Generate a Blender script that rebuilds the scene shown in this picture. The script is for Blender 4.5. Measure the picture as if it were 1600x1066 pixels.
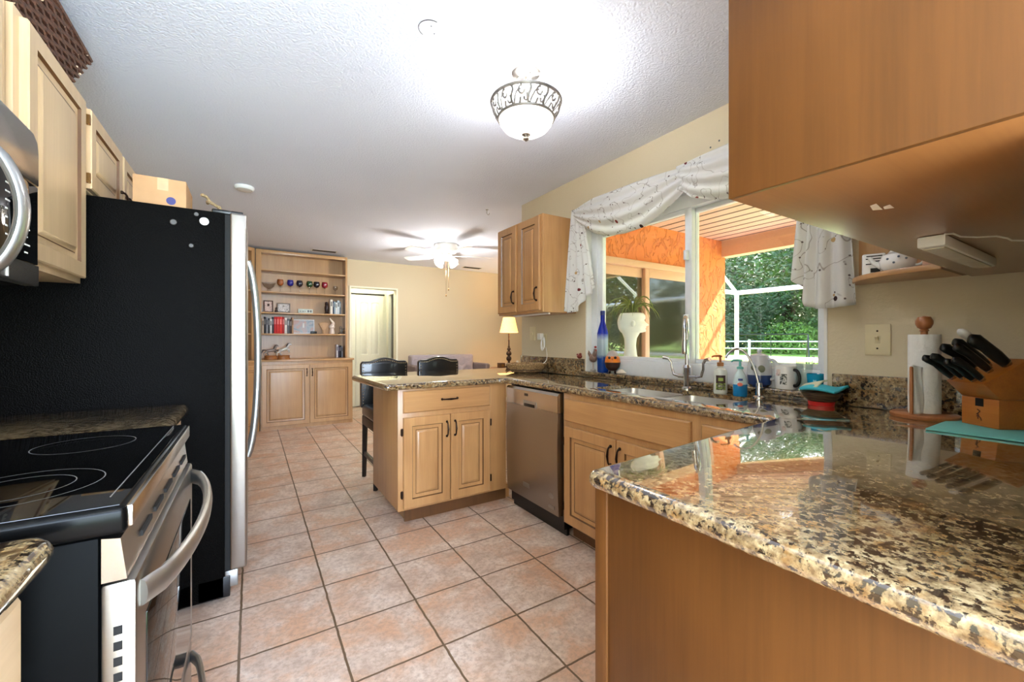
import bpy, bmesh, math, random
from mathutils import Vector, Matrix
random.seed(7)
for o in list(bpy.data.objects): bpy.data.objects.remove(o)
SC = bpy.context.scene
COL = SC.collection
PI = math.pi
def S2L(c):
    return tuple((x/12.92 if x <= .04045 else ((x+.055)/1.055)**2.4) for x in c)
def H(r, g, b): return S2L((r/255, g/255, b/255)) + (1,)

# ------------------------------------------------------------------ camera
cd = bpy.data.cameras.new('camera'); cam = bpy.data.objects.new('camera', cd); COL.objects.link(cam)
cd.sensor_width = 36; cd.lens = 648/1600*36; cd.shift_y = -0.00125; cd.clip_start = .02; cd.clip_end = 300
cam.location = (0, 0, 1.19); cam.rotation_euler = (PI/2, 0, -math.atan2(408, 648))
SC.camera = cam

# ------------------------------------------------------------------ sky, sun, large lights, exposure
W = bpy.data.worlds.new('sky'); SC.world = W; W.use_nodes = True
wn = W.node_tree.nodes; wl = W.node_tree.links
sky = wn.new('ShaderNodeTexSky'); sky.sky_type = 'NISHITA'; sky.sun_disc = False
sky.sun_elevation = math.radians(48); sky.sun_rotation = math.radians(60); sky.dust_density = 3.0; sky.ozone_density = .6
wl.new(sky.outputs[0], wn['Background'].inputs[0]); wn['Background'].inputs[1].default_value = .82
def lamp(name, typ, loc, energy, col=(1, 1, 1), **kw):
    l = bpy.data.lights.new(name, typ); l.energy = energy; l.color = col
    for k, v in kw.items(): setattr(l, k, v)
    o = bpy.data.objects.new(name, l); COL.objects.link(o); o.location = loc
    return o
sun = lamp('sun', 'SUN', (20, -8, 20), 8.5, (1, .95, .86), angle=.012)
sun.rotation_euler = Vector((-1, .55, -1.1)).to_track_quat('-Z', 'Y').to_euler()
# added area fill behind the viewer, tilted up to brighten room and ceiling
dl = lamp('rear_fill', 'AREA', (.4, -2.35, 1.35), 195, (.70, .85, 1.08), shape='RECTANGLE', size=2.4, size_y=2.0)
dl.rotation_euler = (PI/2+.55, 0, 0)
SC.view_settings.view_transform = 'Standard'; SC.view_settings.look = 'None'
SC.view_settings.exposure = 1.28; SC.view_settings.gamma = 1.0

# ------------------------------------------------------------------ material helpers
def new_mat(name):
    m = bpy.data.materials.new(name); m.use_nodes = True
    nt = m.node_tree; return m, nt, nt.nodes, nt.links, nt.nodes['Principled BSDF']
def coords(nt, scale=(1, 1, 1), loc=(0, 0, 0), rot=(0, 0, 0)):
    tc = nt.nodes.new('ShaderNodeTexCoord'); mp = nt.nodes.new('ShaderNodeMapping')
    mp.inputs['Scale'].default_value = scale; mp.inputs['Location'].default_value = loc; mp.inputs['Rotation'].default_value = rot
    nt.links.new(tc.outputs['Object'], mp.inputs[0]); return mp.outputs[0]
def noise(nt, vec, scale, detail=3, rough=.5, dist=0):
    n = nt.nodes.new('ShaderNodeTexNoise'); n.inputs['Scale'].default_value = scale; n.inputs['Detail'].default_value = detail
    n.inputs['Roughness'].default_value = rough; n.inputs['Distortion'].default_value = dist
    nt.links.new(vec, n.inputs['Vector']); return n.outputs['Fac']
def ramp(nt, fac, stops, interp='LINEAR'):
    r = nt.nodes.new('ShaderNodeValToRGB'); cr = r.color_ramp; cr.interpolation = interp
    cr.elements[0].position = stops[0][0]; cr.elements[0].color = stops[0][1]
    cr.elements[1].position = stops[-1][0]; cr.elements[1].color = stops[-1][1]
    for p, c in stops[1:-1]:
        e = cr.elements.new(p); e.color = c
    nt.links.new(fac, r.inputs[0]); return r.outputs[0]
def mixc(nt, fac, a, b, blend='MIX'):
    m = nt.nodes.new('ShaderNodeMix'); m.data_type = 'RGBA'; m.blend_type = blend
    for sock, v in ((m.inputs[0], fac), (m.inputs[6], a), (m.inputs[7], b)):
        if hasattr(v, 'links'): nt.links.new(v, sock)
        else: sock.default_value = v
    return m.outputs[2]
def bump(nt, b, h, strength, dist=.01):
    n = nt.nodes.new('ShaderNodeBump'); n.inputs['Strength'].default_value = strength; n.inputs['Distance'].default_value = dist
    nt.links.new(h, n.inputs['Height']); nt.links.new(n.outputs[0], b.inputs['Normal'])
def math_n(nt, op, a, b=None, c=None):
    m = nt.nodes.new('ShaderNodeMath'); m.operation = op
    for i, v in enumerate((a, b, c)):
        if v is None: continue
        if hasattr(v, 'links'): nt.links.new(v, m.inputs[i])
        else: m.inputs[i].default_value = v
    return m.outputs[0]
G4 = lambda v: (v, v, v, 1)
def plain(name, col, rough=.5, metal=0, var=.06, vs=30, bmp=0, bs=200, coat=0, spec=.5, trans=0, ior=1.45, emit=0, ecol=None):
    m, nt, N, L, b = new_mat(name)
    v = coords(nt); f = noise(nt, v, vs, 3)
    c0 = tuple(max(0, x*(1-var)) for x in col[:3])+(1,); c1 = tuple(min(1, x*(1+var)) for x in col[:3])+(1,)
    L.new(ramp(nt, f, [(.3, c0), (.7, c1)]), b.inputs['Base Color'])
    b.inputs['Roughness'].default_value = rough; b.inputs['Metallic'].default_value = metal
    b.inputs['Coat Weight'].default_value = coat; b.inputs['Specular IOR Level'].default_value = spec
    b.inputs['Transmission Weight'].default_value = trans; b.inputs['IOR'].default_value = ior
    if emit:
        b.inputs['Emission Color'].default_value = ecol or col; b.inputs['Emission Strength'].default_value = emit
    if bmp: bump(nt, b, noise(nt, v, bs, 2), bmp, .003)
    return m
def wood(name, light, dark, axis=2, rough=.34, coat=.25, scale=1.0, contrast=1.0):
    m, nt, N, L, b = new_mat(name)
    sc = [9*scale]*3; sc[axis] = .55*scale
    v = coords(nt, tuple(sc))
    f = noise(nt, v, 2.2, 5, .6, .35)
    sc2 = [60*scale]*3; sc2[axis] = 2.2*scale
    g = noise(nt, coords(nt, tuple(sc2)), 3, 3, .6)
    w = noise(nt, coords(nt, (1.6, 1.6, 1.6)), 1.6, 2)
    c = ramp(nt, f, [(.28, dark), (.72, light)])
    c = mixc(nt, .22*contrast, c, ramp(nt, g, [(.35, dark), (.6, light)]))
    c = mixc(nt, .35*contrast, c, ramp(nt, w, [(.35, dark), (.65, light)]))
    L.new(c, b.inputs['Base Color']); b.inputs['Roughness'].default_value = rough
    b.inputs['Coat Weight'].default_value = coat; b.inputs['Coat Roughness'].default_value = .25
    b.inputs['Specular IOR Level'].default_value = .5 if coat else .22
    bump(nt, b, g, .05, .002)
    return m
def granite(name):
    m, nt, N, L, b = new_mat(name)
    v = coords(nt)
    low = noise(nt, v, 11, 3, .55, .3); mid = noise(nt, coords(nt, (1, 1, 1), (3, 1, 7)), 60, 4, .62, .2); fine = noise(nt, coords(nt, (1, 1, 1), (8, 2, 5)), 170, 3, .6)
    c = ramp(nt, mid, [(.32, H(92, 72, 48)), (.46, H(138, 116, 84)), (.60, H(170, 149, 112)), (.74, H(198, 182, 146))])
    gold = noise(nt, coords(nt, (1, 1, 1), (1, 9, 3)), 30, 4, .6, .3)
    c = mixc(nt, ramp(nt, gold, [(.50, G4(0)), (.66, G4(.75))]), c, H(140, 98, 46))
    c = mixc(nt, ramp(nt, fine, [(.36, G4(.55)), (.50, G4(0))]), c, H(92, 70, 46))
    # dark flecks gather into clusters where the slow noise runs high
    fl = noise(nt, coords(nt, (1, 1, 1), (5, 6, 1)), 72, 4, .62, .25)
    cl = math_n(nt, 'MULTIPLY_ADD', math_n(nt, 'SUBTRACT', low, .5), .42, fl)
    c = mixc(nt, ramp(nt, cl, [(.525, G4(0)), (.58, G4(1))]), c, H(50, 37, 27))
    fl2 = noise(nt, coords(nt, (1, 1, 1), (2, 3, 9)), 110, 3, .6, .2)
    c = mixc(nt, ramp(nt, fl2, [(.60, G4(0)), (.66, G4(.95))]), c, H(27, 22, 19))
    L.new(c, b.inputs['Base Color']); b.inputs['Roughness'].default_value = .08
    b.inputs['Coat Weight'].default_value = 1; b.inputs['Coat Roughness'].default_value = .01; b.inputs['Coat IOR'].default_value = 1.72
    return m
def tilefloor(name):
    m, nt, N, L, b = new_mat(name)
    v = coords(nt, (1, 1, 1), (-.306+.0025, -1.515+.0025, 0))
    # slight waviness of the grout lines
    br = N.new('ShaderNodeTexBrick'); br.offset = 0; br.squash = 1
    br.inputs['Scale'].default_value = 1; br.inputs['Brick Width'].default_value = .337; br.inputs['Row Height'].default_value = .336
    br.inputs['Mortar Size'].default_value = .0052; br.inputs['Mortar Smooth'].default_value = .35; br.inputs['Bias'].default_value = 0
    br.inputs['Color1'].default_value = G4(0); br.inputs['Color2'].default_value = G4(1); br.inputs['Mortar'].default_value = G4(.5)
    wob = N.new('ShaderNodeTexNoise'); wob.inputs['Scale'].default_value = 14; L.new(v, wob.inputs['Vector'])
    ma = N.new('ShaderNodeVectorMath'); ma.operation = 'MULTIPLY_ADD'
    L.new(wob.outputs['Color'], ma.inputs[0]); ma.inputs[1].default_value = (.008, .008, 0); L.new(v, ma.inputs[2])
    L.new(ma.outputs[0], br.inputs['Vector'])
    c1 = noise(nt, v, 7.5, 6, .66, .5); c2 = noise(nt, coords(nt, (1, 1, 1), (5, 2, 0)), 4.2, 5, .62, .4); c3 = noise(nt, v, 46, 5, .7)
    c = ramp(nt, c1, [(.32, H(178, 152, 134)), (.45, H(212, 188, 168)), (.57, H(230, 210, 192)), (.68, H(240, 226, 212))])
    c = mixc(nt, ramp(nt, c2, [(.47, G4(0)), (.62, G4(.85))]), c, H(214, 158, 116))
    c = mixc(nt, ramp(nt, c3, [(.38, G4(.6)), (.56, G4(0))]), c, H(160, 126, 104))
    c = mixc(nt, .28, c, mixc(nt, br.outputs['Color'], H(196, 164, 142), H(228, 202, 180)))
    c = mixc(nt, br.outputs['Fac'], c, H(112, 88, 64))
    L.new(c, b.inputs['Base Color']); b.inputs['Roughness'].default_value = .42
    inv = math_n(nt, 'SUBTRACT', 1.0, br.outputs['Fac'])
    hgt = math_n(nt, 'MULTIPLY_ADD', c3, .12, inv)
    bump(nt, b, hgt, .55, .004)
    return m
def paint(name, col, scale, strength, rough=.75):
    m, nt, N, L, b = new_mat(name)
    v = coords(nt)
    w = noise(nt, v, .9, 2)
    c0 = tuple(x*.96 for x in col[:3])+(1,)
    L.new(ramp(nt, w, [(.3, c0), (.7, col)]), b.inputs['Base Color']); b.inputs['Roughness'].default_value = rough
    bump(nt, b, noise(nt, v, scale, 4, .55), strength, .006)
    return m
def steel(name, col, axis=1, rough=.24):
    m, nt, N, L, b = new_mat(name)
    sc = [3]*3; sc[axis] = 260
    g = noise(nt, coords(nt, tuple(sc)), 2, 2)
    L.new(ramp(nt, g, [(.35, tuple(x*.97 for x in col[:3])+(1,)), (.65, col)]), b.inputs['Base Color'])
    b.inputs['Metallic'].default_value = 1
    L.new(ramp(nt, g, [(.3, G4(rough*.93)), (.7, G4(rough*1.07))]), b.inputs['Roughness'])
    return m
def pane_mat(name, tint=(1, 1, 1, 1), refl=1.0, rough=0.0):
    m, nt, N, L, b = new_mat(name); N.remove(b)
    tr = N.new('ShaderNodeBsdfTransparent'); gl = N.new('ShaderNodeBsdfGlossy'); gl.inputs['Roughness'].default_value = rough
    lw = N.new('ShaderNodeLayerWeight'); lw.inputs[0].default_value = .5
    sch = math_n(nt, 'MULTIPLY_ADD', math_n(nt, 'POWER', lw.outputs['Facing'], 5.0), .96, .04)
    v = coords(nt); n = noise(nt, v, 3, 2)
    t2 = tuple(x*.97 for x in tint[:3])+(1,)
    L.new(ramp(nt, n, [(.3, t2), (.7, tint)]), tr.inputs[0])
    mx = N.new('ShaderNodeMixShader'); L.new(math_n(nt, 'MINIMUM', math_n(nt, 'MULTIPLY', sch, refl), 1.0), mx.inputs[0])
    L.new(tr.outputs[0], mx.inputs[1]); L.new(gl.outputs[0], mx.inputs[2]); L.new(mx.outputs[0], N['Material Output'].inputs[0])
    return m

MAPLE_L, MAPLE_D = H(200, 153, 100), H(162, 114, 70)
maple = wood('maple_wood', MAPLE_L, MAPLE_D, 2)
pale_maple = wood('cool_lit_maple_wood', H(216, 184, 144), H(188, 154, 114), 2)  # same maple; the cool light on the left run is in the colour
cool_lit_maple_y = wood('cool_lit_maple_cross_grain', H(222, 192, 152), H(196, 162, 122), 1)
maple_x = wood('maple_wood_level_grain', MAPLE_L, MAPLE_D, 0)
maple_y = wood('maple_wood_cross_grain', MAPLE_L, MAPLE_D, 1)
glaze = wood('maple_glaze', H(112, 74, 42), H(84, 54, 30), 2)
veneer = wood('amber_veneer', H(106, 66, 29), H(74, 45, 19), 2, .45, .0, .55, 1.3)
veneer_x = wood('amber_veneer_level_grain', H(146, 99, 55), H(122, 79, 42), 0, .28, .6, .7, 1.2)  # lighter than the other veneer: bounced light below is put into the colour
gran = granite('granite')
tile = tilefloor('ceramic_tile')
wall_m = paint('wall_paint', H(216, 201, 170), 90, .25)
ceil_m = paint('ceiling_paint', H(234, 239, 252), 95, .8, .85)
white_trim = plain('white_trim', H(236, 236, 232), .4, var=.02)
vinyl = plain('white_vinyl', H(232, 236, 240), .3, var=.02)
cream_paint = plain('cream_paint', H(238, 235, 214), .45, var=.02)
stainless = steel('brushed_stainless', H(166, 160, 152), 2, .34)
stainless_y = steel('brushed_stainless_level', H(196, 188, 178), 1)
satin = plain('satin_steel', H(176, 176, 174), .38, 1, .04)
chrome = plain('chrome', H(206, 208, 212), .08, 1, .03)
nickel = plain('brushed_nickel', H(168, 164, 158), .3, 1, .05)
black_en = plain('black_enamel', H(8, 7, 6), .40, bmp=.9, bs=230, coat=.0, spec=.035)
black_gl = plain('black_glass', H(6, 6, 6), .04, spec=.5)
black_pl = plain('black_plastic', H(16, 16, 17), .35)
dark_gap = plain('dark_recess', H(14, 12, 10), .8)
bronze = plain('dark_bronze', H(46, 30, 22), .38, .8, .2)
brass = plain('aged_brass', H(150, 112, 66), .35, .9, .15)
white_pl = plain('white_plastic', H(235, 233, 228), .4, var=.02)
cream_pl = plain('cream_plastic', H(222, 208, 170), .4, var=.02)
grey_pl = plain('grey_plastic', H(92, 94, 98), .4)
black_leather = plain('black_leather', H(20, 19, 19), .3, bmp=.3, bs=160, coat=.3)
black_wood = plain('black_wood', H(24, 20, 18), .4)
white_cer = plain('white_ceramic', H(240, 240, 238), .15, var=.02, coat=.5)
glass_m = pane_mat('window_glass', (.97, .99, .985, 1), 1.0)
cardboard = plain('cardboard', H(186, 142, 100), .85, var=.08, vs=12)

# ------------------------------------------------------------------ mesh helpers
class MB:
    def __init__(s): s.bm = bmesh.new()
    def _merge(s, t, mi, M=None):
        if M is not None: t.transform(M)
        for f in t.faces: f.material_index = mi
        me = bpy.data.meshes.new('t'); t.to_mesh(me); t.free(); s.bm.from_mesh(me); bpy.data.meshes.remove(me); return s
    def box(s, x0, x1, y0, y1, z0, z1, b=0, seg=2, mi=0, M=None):
        t = bmesh.new(); bmesh.ops.create_cube(t, size=1)
        for v in t.verts:
            v.co = Vector((x0+(v.co.x+.5)*(x1-x0), y0+(v.co.y+.5)*(y1-y0), z0+(v.co.z+.5)*(z1-z0)))
        if b: bmesh.ops.bevel(t, geom=list(t.edges), offset=b, segments=seg, profile=.5, affect='EDGES', clamp_overlap=True)
        return s._merge(t, mi, M)
    def raw(s, vs, fs, mi=0, M=None):
        t = bmesh.new(); bv = [t.verts.new(v) for v in vs]
        for f in fs:
            try: t.faces.new([bv[i] for i in f])
            except ValueError: pass
        return s._merge(t, mi, M)
    def tube(s, pts, r, seg=8, mi=0, M=None, closed=False, flat=None):
        pts = [Vector(p) for p in pts]; n = len(pts)
        rs = r if isinstance(r, (list, tuple)) else [r]*n
        vs, fs = [], []; up = None
        for i, p in enumerate(pts):
            a = pts[i-1] if (i or closed) else pts[i]; c = pts[(i+1) % n] if (i < n-1 or closed) else pts[i]
            d = (c-a)
            d = d.normalized() if d.length > 1e-9 else Vector((0, 0, 1))
            if up is None:
                up = Vector((0, 0, 1)) if abs(d.z) < .9 else Vector((1, 0, 0))
            u = d.cross(up)
            if u.length < 1e-6: u = d.cross(Vector((0, 1, 0)))
            u.normalize(); w = u.cross(d).normalized(); up = w
            for k in range(seg):
                q = 2*PI*k/seg; fx, fy = (flat if flat else (1, 1))
                vs.append(p+u*math.cos(q)*rs[i]*fx+w*math.sin(q)*rs[i]*fy)
        m = n if closed else n-1
        for i in range(m):
            for k in range(seg):
                a = i*seg+k; b2 = i*seg+(k+1) % seg; j = (i+1) % n
                fs.append((a, b2, j*seg+(k+1) % seg, j*seg+k))
        if not closed:
            fs.append(tuple(range(seg))[::-1]); fs.append(tuple((n-1)*seg+k for k in range(seg)))
        return s.raw(vs, fs, mi, M)
    def cyl(s, p0, p1, r0, r1=None, seg=16, mi=0, M=None):
        return s.tube([p0, p1], [r0, r0 if r1 is None else r1], seg, mi, M)
    def lathe(s, prof, c=(0, 0, 0), seg=24, mi=0, M=None, sx=1, sy=1):
        vs, fs = [], []; n = len(prof)
        for r, z in prof:
            for k in range(seg):
                q = 2*PI*k/seg; vs.append((c[0]+r*sx*math.cos(q), c[1]+r*sy*math.sin(q), c[2]+z))
        for i in range(n-1):
            for k in range(seg):
                fs.append((i*seg+k, i*seg+(k+1) % seg, (i+1)*seg+(k+1) % seg, (i+1)*seg+k))
        if prof[0][0] > 1e-6: fs.append(tuple(range(seg))[::-1])
        if prof[-1][0] > 1e-6: fs.append(tuple((n-1)*seg+k for k in range(seg)))
        t = bmesh.new(); bv = [t.verts.new(v) for v in vs]
        for f in fs:
            try: t.faces.new([bv[i] for i in f])
            except ValueError: pass
        bmesh.ops.remove_doubles(t, verts=t.verts, dist=1e-6)
        return s._merge(t, mi, M)
    def ball(s, c, r, seg=14, mi=0, M=None):
        r = r if isinstance(r, (list, tuple)) else (r, r, r)
        t = bmesh.new(); bmesh.ops.create_uvsphere(t, u_segments=seg, v_segments=max(6, seg//2+2), radius=1)
        for v in t.verts: v.co = Vector((v.co.x*r[0], v.co.y*r[1], v.co.z*r[2]))
        if M is not None: t.transform(M)
        for v in t.verts: v.co += Vector(c)
        return s._merge(t, mi)
    def prism(s, poly, a0, a1, ax='z', mi=0, M=None, b=0):
        f = {'z': lambda u, v, w: (u, v, w), 'y': lambda u, v, w: (u, w, v), 'x': lambda u, v, w: (w, u, v)}[ax]
        n = len(poly); vs = [f(u, v, a0) for u, v in poly]+[f(u, v, a1) for u, v in poly]
        fs = [tuple(range(n))[::-1], tuple(range(n, 2*n))]+[(i, (i+1) % n, n+(i+1) % n, n+i) for i in range(n)]
        t = bmesh.new(); bv = [t.verts.new(v) for v in vs]
        for q in fs: t.faces.new([bv[i] for i in q])
        bmesh.ops.recalc_face_normals(t, faces=t.faces)
        if b: bmesh.ops.bevel(t, geom=list(t.edges), offset=b, segments=2, profile=.5, affect='EDGES', clamp_overlap=True)
        return s._merge(t, mi, M)
    def panel(s, o, ux, n, w, h, t=.02, stile=.055, groove_mi=1, mi=0, flat=False, uy=(0, 0, 1), arch=0):
        """a raised-panel front: o = lower left corner on the back plane, ux along the width, n outward"""
        o, ux, n, uy = Vector(o), Vector(ux), Vector(n), Vector(uy)
        if flat: rings = [(0, 0, mi), (0, t-.006, mi), (.006, t, mi), (.014, t, mi)]
        else:
            rings = [(0, 0, mi), (0, t-.004, mi), (.004, t, mi), (stile, t, mi), (stile+.005, t-.009, groove_mi), (stile+.009, t-.010, mi), (stile+.026, t-.0105, mi),
                     (stile+.030, t-.0105, groove_mi), (stile+.044, t-.002, mi), (stile+.048, t-.0015, mi)]
        vs, fs, ms = [], [], []
        for ins, d, m in rings:
            for a, c in ((ins, ins), (w-ins, ins), (w-ins, h-ins), (ins, h-ins)):
                vs.append(o+ux*a+uy*c+n*d)
        for i in range(len(rings)-1):
            for k in range(4):
                fs.append((i*4+k, i*4+(k+1) % 4, (i+1)*4+(k+1) % 4, (i+1)*4+k)); ms.append(rings[i+1][2])
        fs.append((3, 2, 1, 0)); ms.append(mi); e = (len(rings)-1)*4; fs.append((e, e+1, e+2, e+3)); ms.append(mi)
        bv = [s.bm.verts.new(v) for v in vs]
        for f, m in zip(fs, ms):
            q = s.bm.faces.new([bv[i] for i in f]); q.material_index = m
        return s
    def grid(s, fn, nu, nv, mi=0):
        vs = [fn(i/nu, j/nv) for i in range(nu+1) for j in range(nv+1)]
        fs = [(i*(nv+1)+j, (i+1)*(nv+1)+j, (i+1)*(nv+1)+j+1, i*(nv+1)+j+1) for i in range(nu) for j in range(nv)]
        return s.raw(vs, fs, mi)
    def build(s, name, mats, parent=None, local=False, ang=38, loc=None, rz=0, recalc=True):
        bm = s.bm
        if recalc: bmesh.ops.recalc_face_normals(bm, faces=bm.faces)
        root = parent
        while root is not None and root.parent is not None: root = root.parent
        if root is not None and not local:
            bm.transform((Matrix.Translation(root.location) @ Matrix.Rotation(root.rotation_euler.z, 4, 'Z')).inverted())
        if root is None and loc is not None and not local:
            bm.transform((Matrix.Translation(loc) @ Matrix.Rotation(rz, 4, 'Z')).inverted())
        me = bpy.data.meshes.new(name); bm.to_mesh(me); bm.free()
        for m in (mats if isinstance(mats, (list, tuple)) else [mats]): me.materials.append(m)
        for p in me.polygons: p.use_smooth = True
        me.set_sharp_from_angle(angle=math.radians(ang))
        ob = bpy.data.objects.new(name, me); COL.objects.link(ob)
        if parent is not None: ob.parent = parent
        elif loc is not None: ob.location = loc; ob.rotation_euler = (0, 0, rz)
        return ob
def tag(o, label, cat, group=None, kind=None):
    o['label'] = label; o['category'] = cat
    if group: o['group'] = group
    if kind: o['kind'] = kind
    return o
def thing(name, label, cat, loc=(0, 0, 0), rz=0, group=None):
    o = bpy.data.objects.new(name, None); o.empty_display_size = .05; COL.objects.link(o)
    o.location = loc; o.rotation_euler = (0, 0, rz); return tag(o, label, cat, group)
def struct(o, label=None):
    o['kind'] = 'structure'
    if label: o['label'] = label
    return o
def copy_tree(o, loc=None, rz=None, label=None, parent=None):
    c = o.copy(); COL.objects.link(c)
    if parent is not None: c.parent = parent
    if loc is not None: c.location = loc
    if rz is not None: c.rotation_euler = (0, 0, rz)
    if label: c['label'] = label
    for ch in list(o.children): copy_tree(ch, parent=c)
    return c
def arc(c, r, a0, a1, n, plane='xy'):
    out = []
    for i in range(n+1):
        a = a0+(a1-a0)*i/n; u, v = r*math.cos(a), r*math.sin(a)
        out.append((c[0]+u, c[1]+v, c[2]) if plane == 'xy' else (c[0]+u, c[1], c[2]+v) if plane == 'xz' else (c[0], c[1]+u, c[2]+v))
    return out
def bez(p0, p1, p2, p3, n=12):
    p0, p1, p2, p3 = map(Vector, (p0, p1, p2, p3)); out = []
    for i in range(n+1):
        t = i/n; out.append(p0*(1-t)**3+p1*3*t*(1-t)**2+p2*3*t*t*(1-t)+p3*t**3)
    return out
def offset_poly(poly, d):
    n = len(poly); out = []
    for i in range(n):
        p0, p1, p2 = Vector(poly[i-1]), Vector(poly[i]), Vector(poly[(i+1) % n])
        e0 = (p1-p0).normalized(); e1 = (p2-p1).normalized()
        n0 = Vector((-e0.y, e0.x)); n1 = Vector((-e1.y, e1.x)); m = (n0+n1)
        m = m/max(.2, m.dot(n0)) if m.length > 1e-6 else n0
        out.append(p1+m*d)
    return out
def round_poly(poly, rad):
    """poly: list of (x, y) ; rad: dict index -> radius"""
    out = []; n = len(poly)
    for i, p in enumerate(poly):
        r = rad.get(i, 0)
        if not r: out.append(p); continue
        a, c = Vector(poly[i-1]), Vector(poly[(i+1) % n]); q = Vector(p)
        u = (a-q).normalized()*r; w = (c-q).normalized()*r
        for k in range(6):
            t = k/5; out.append(tuple((q+u)*(1-t)**2+q*2*t*(1-t)+(q+w)*t*t))
    return out
def slab(poly, z0, z1, holes=(), r=None):
    """worktop: counter-clockwise outline with a bullnose edge, holes cut through"""
    mb = MB(); bm = mb.bm; h = z1-z0; r = r or h/2; K = 7; rings = []
    for k in range(K+1):
        a = -PI/2+PI*k/K
        off = r*(1-math.cos(a)); z = (z0+z1)/2+h/2*math.sin(a)
        rings.append([bm.verts.new((p[0], p[1], z)) for p in offset_poly(poly, off)])
    n = len(poly)
    for k in range(K):
        for i in range(n):
            bm.faces.new((rings[k][i], rings[k][(i+1) % n], rings[k+1][(i+1) % n], rings[k+1][i]))
    hr = []
    for hp in holes:
        lo = [bm.verts.new((p[0], p[1], z0)) for p in hp]; hi = [bm.verts.new((p[0], p[1], z1)) for p in hp]; m = len(hp)
        for i in range(m): bm.faces.new((lo[i], lo[(i+1) % m], hi[(i+1) % m], hi[i]))
        hr.append((lo, hi))
    for which, ring in ((0, rings[0]), (1, rings[-1])):
        es = [bm.edges.get((ring[i], ring[(i+1) % n])) for i in range(n)]
        for hh in hr:
            q = hh[which]; es += [bm.edges.get((q[i], q[(i+1) % len(q)])) for i in range(len(q))]
        bmesh.ops.triangle_fill(bm, use_beauty=True, use_dissolve=False, edges=es)
    return mb
# ------------------------------------------------------------------ room shell
def wbox(name, *boxes, m=wall_m):
    mb = MB()
    for b in boxes: mb.box(*b)
    return struct(mb.build(name, m))
WX = 2.135
struct(MB().box(-1.0, 2.20, -2.4, 3.16, -.06, 0).box(-1.0, 5.24, 3.16, 8.0, -.06, 0).build('floor', tile))
struct(MB().box(-1.0, 2.26, -2.4, 3.16, 2.44, 2.52).box(-1.0, 5.24, 3.16, 6.95, 2.44, 2.52).build('ceiling', ceil_m))
wbox('wall_left', (-1.0, -.88, -2.4, 6.79, 0, 2.44))
WY0, WY1, WZ0, WZ1 = .80, 2.345, .93, 2.06
wbox('wall_sink', (WX, WX+.14, -2.4, WY0, 0, 2.44), (WX, WX+.14, WY1, 3.22, 0, 2.44), (WX, WX+.14, WY0, WY1, 0, WZ0), (WX, WX+.14, WY0, WY1, WZ1, 2.44))
wbox('wall_near', (.70, WX, -.06, .05, 0, 2.44))
wbox('wall_far', (-1.0, 1.29, 6.79, 6.92, 0, 2.44), (2.045, 5.24, 6.79, 6.92, 0, 2.44), (1.29, 2.045, 6.79, 6.92, 2.03, 2.44))
DX0, DX1 = 2.82, 4.62     # patio door in the dining wall
orange = None
def stucco():
    m, nt, N, L, b = new_mat('orange_stucco')
    v = coords(nt); f = noise(nt, v, 1.3, 3)
    L.new(ramp(nt, f, [(.3, H(218, 116, 60)), (.7, H(232, 134, 74))]), b.inputs['Base Color']); b.inputs['Roughness'].default_value = .85
    h = ramp(nt, noise(nt, coords(nt, (1, 1, .55)), 9, 4, .55, 1.2), [(.47, G4(0)), (.53, G4(1))])
    bump(nt, b, h, .9, .02); return m
orange = stucco()
IN = [(WX+.03, DX0, 3.16, 3.215, 0, 2.44), (DX1, 5.24, 3.16, 3.22, 0, 2.44), (DX0, DX1, 3.16, 3.22, 2.05, 2.44)]
OUT = [(WX+.14, DX0, 3.10, 3.16, -.1, 2.60), (DX1, 5.24, 3.10, 3.16, -.1, 2.60), (DX0, DX1, 3.10, 3.16, 2.05, 2.60)]
mb = MB()
for b in IN: mb.box(*b, mi=0)
for b in OUT: mb.box(*b, mi=1)
struct(mb.build('wall_dining', [wall_m, orange]))
mb = MB().box(5.10, 5.17, 3.22, 6.95, 0, 2.44, mi=0).box(5.17, 5.24, 3.16, 6.95, -.1, 2.6, mi=1)
struct(mb.build('wall_dining_right', [wall_m, orange]))
# hallway behind the far wall
wbox('wall_hall_back', (1.0, 3.0, 7.72, 7.82, 0, 2.44), m=cream_paint)
wbox('wall_hall_left', (1.0, 1.06, 6.92, 7.72, 0, 2.44), m=cream_paint)
wbox('wall_hall_right', (2.12, 2.16, 6.92, 6.98, 0, 2.44), (2.12, 2.16, 7.60, 7.72, 0, 2.44), (2.12, 2.16, 6.98, 7.60, 2.03, 2.44), m=cream_paint)
wbox('ceiling_hall', (1.0, 3.0, 6.92, 7.82, 2.44, 2.5), m=cream_paint)
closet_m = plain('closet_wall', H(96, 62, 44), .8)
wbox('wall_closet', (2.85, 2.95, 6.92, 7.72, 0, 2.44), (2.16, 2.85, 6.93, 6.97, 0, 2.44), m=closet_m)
# casings
struct(MB().box(1.29, 1.315, 6.77, 6.93, 0, 2.03).box(2.020, 2.045, 6.77, 6.93, 0, 2.03).box(1.315, 2.020, 6.77, 6.93, 2.005, 2.03).build('trim_1', cream_paint))
struct(MB().box(2.11, 2.165, 6.98, 7.0, 0, 2.03).box(2.11, 2.165, 7.56, 7.60, 0, 2.03).box(2.11, 2.165, 7.0, 7.56, 2.0, 2.03).build('trim_2', cream_paint))
struct(MB().box(2.05, 5.1, 6.775, 6.79, 0, .09, .003).build('baseboard_far', white_trim))
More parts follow.
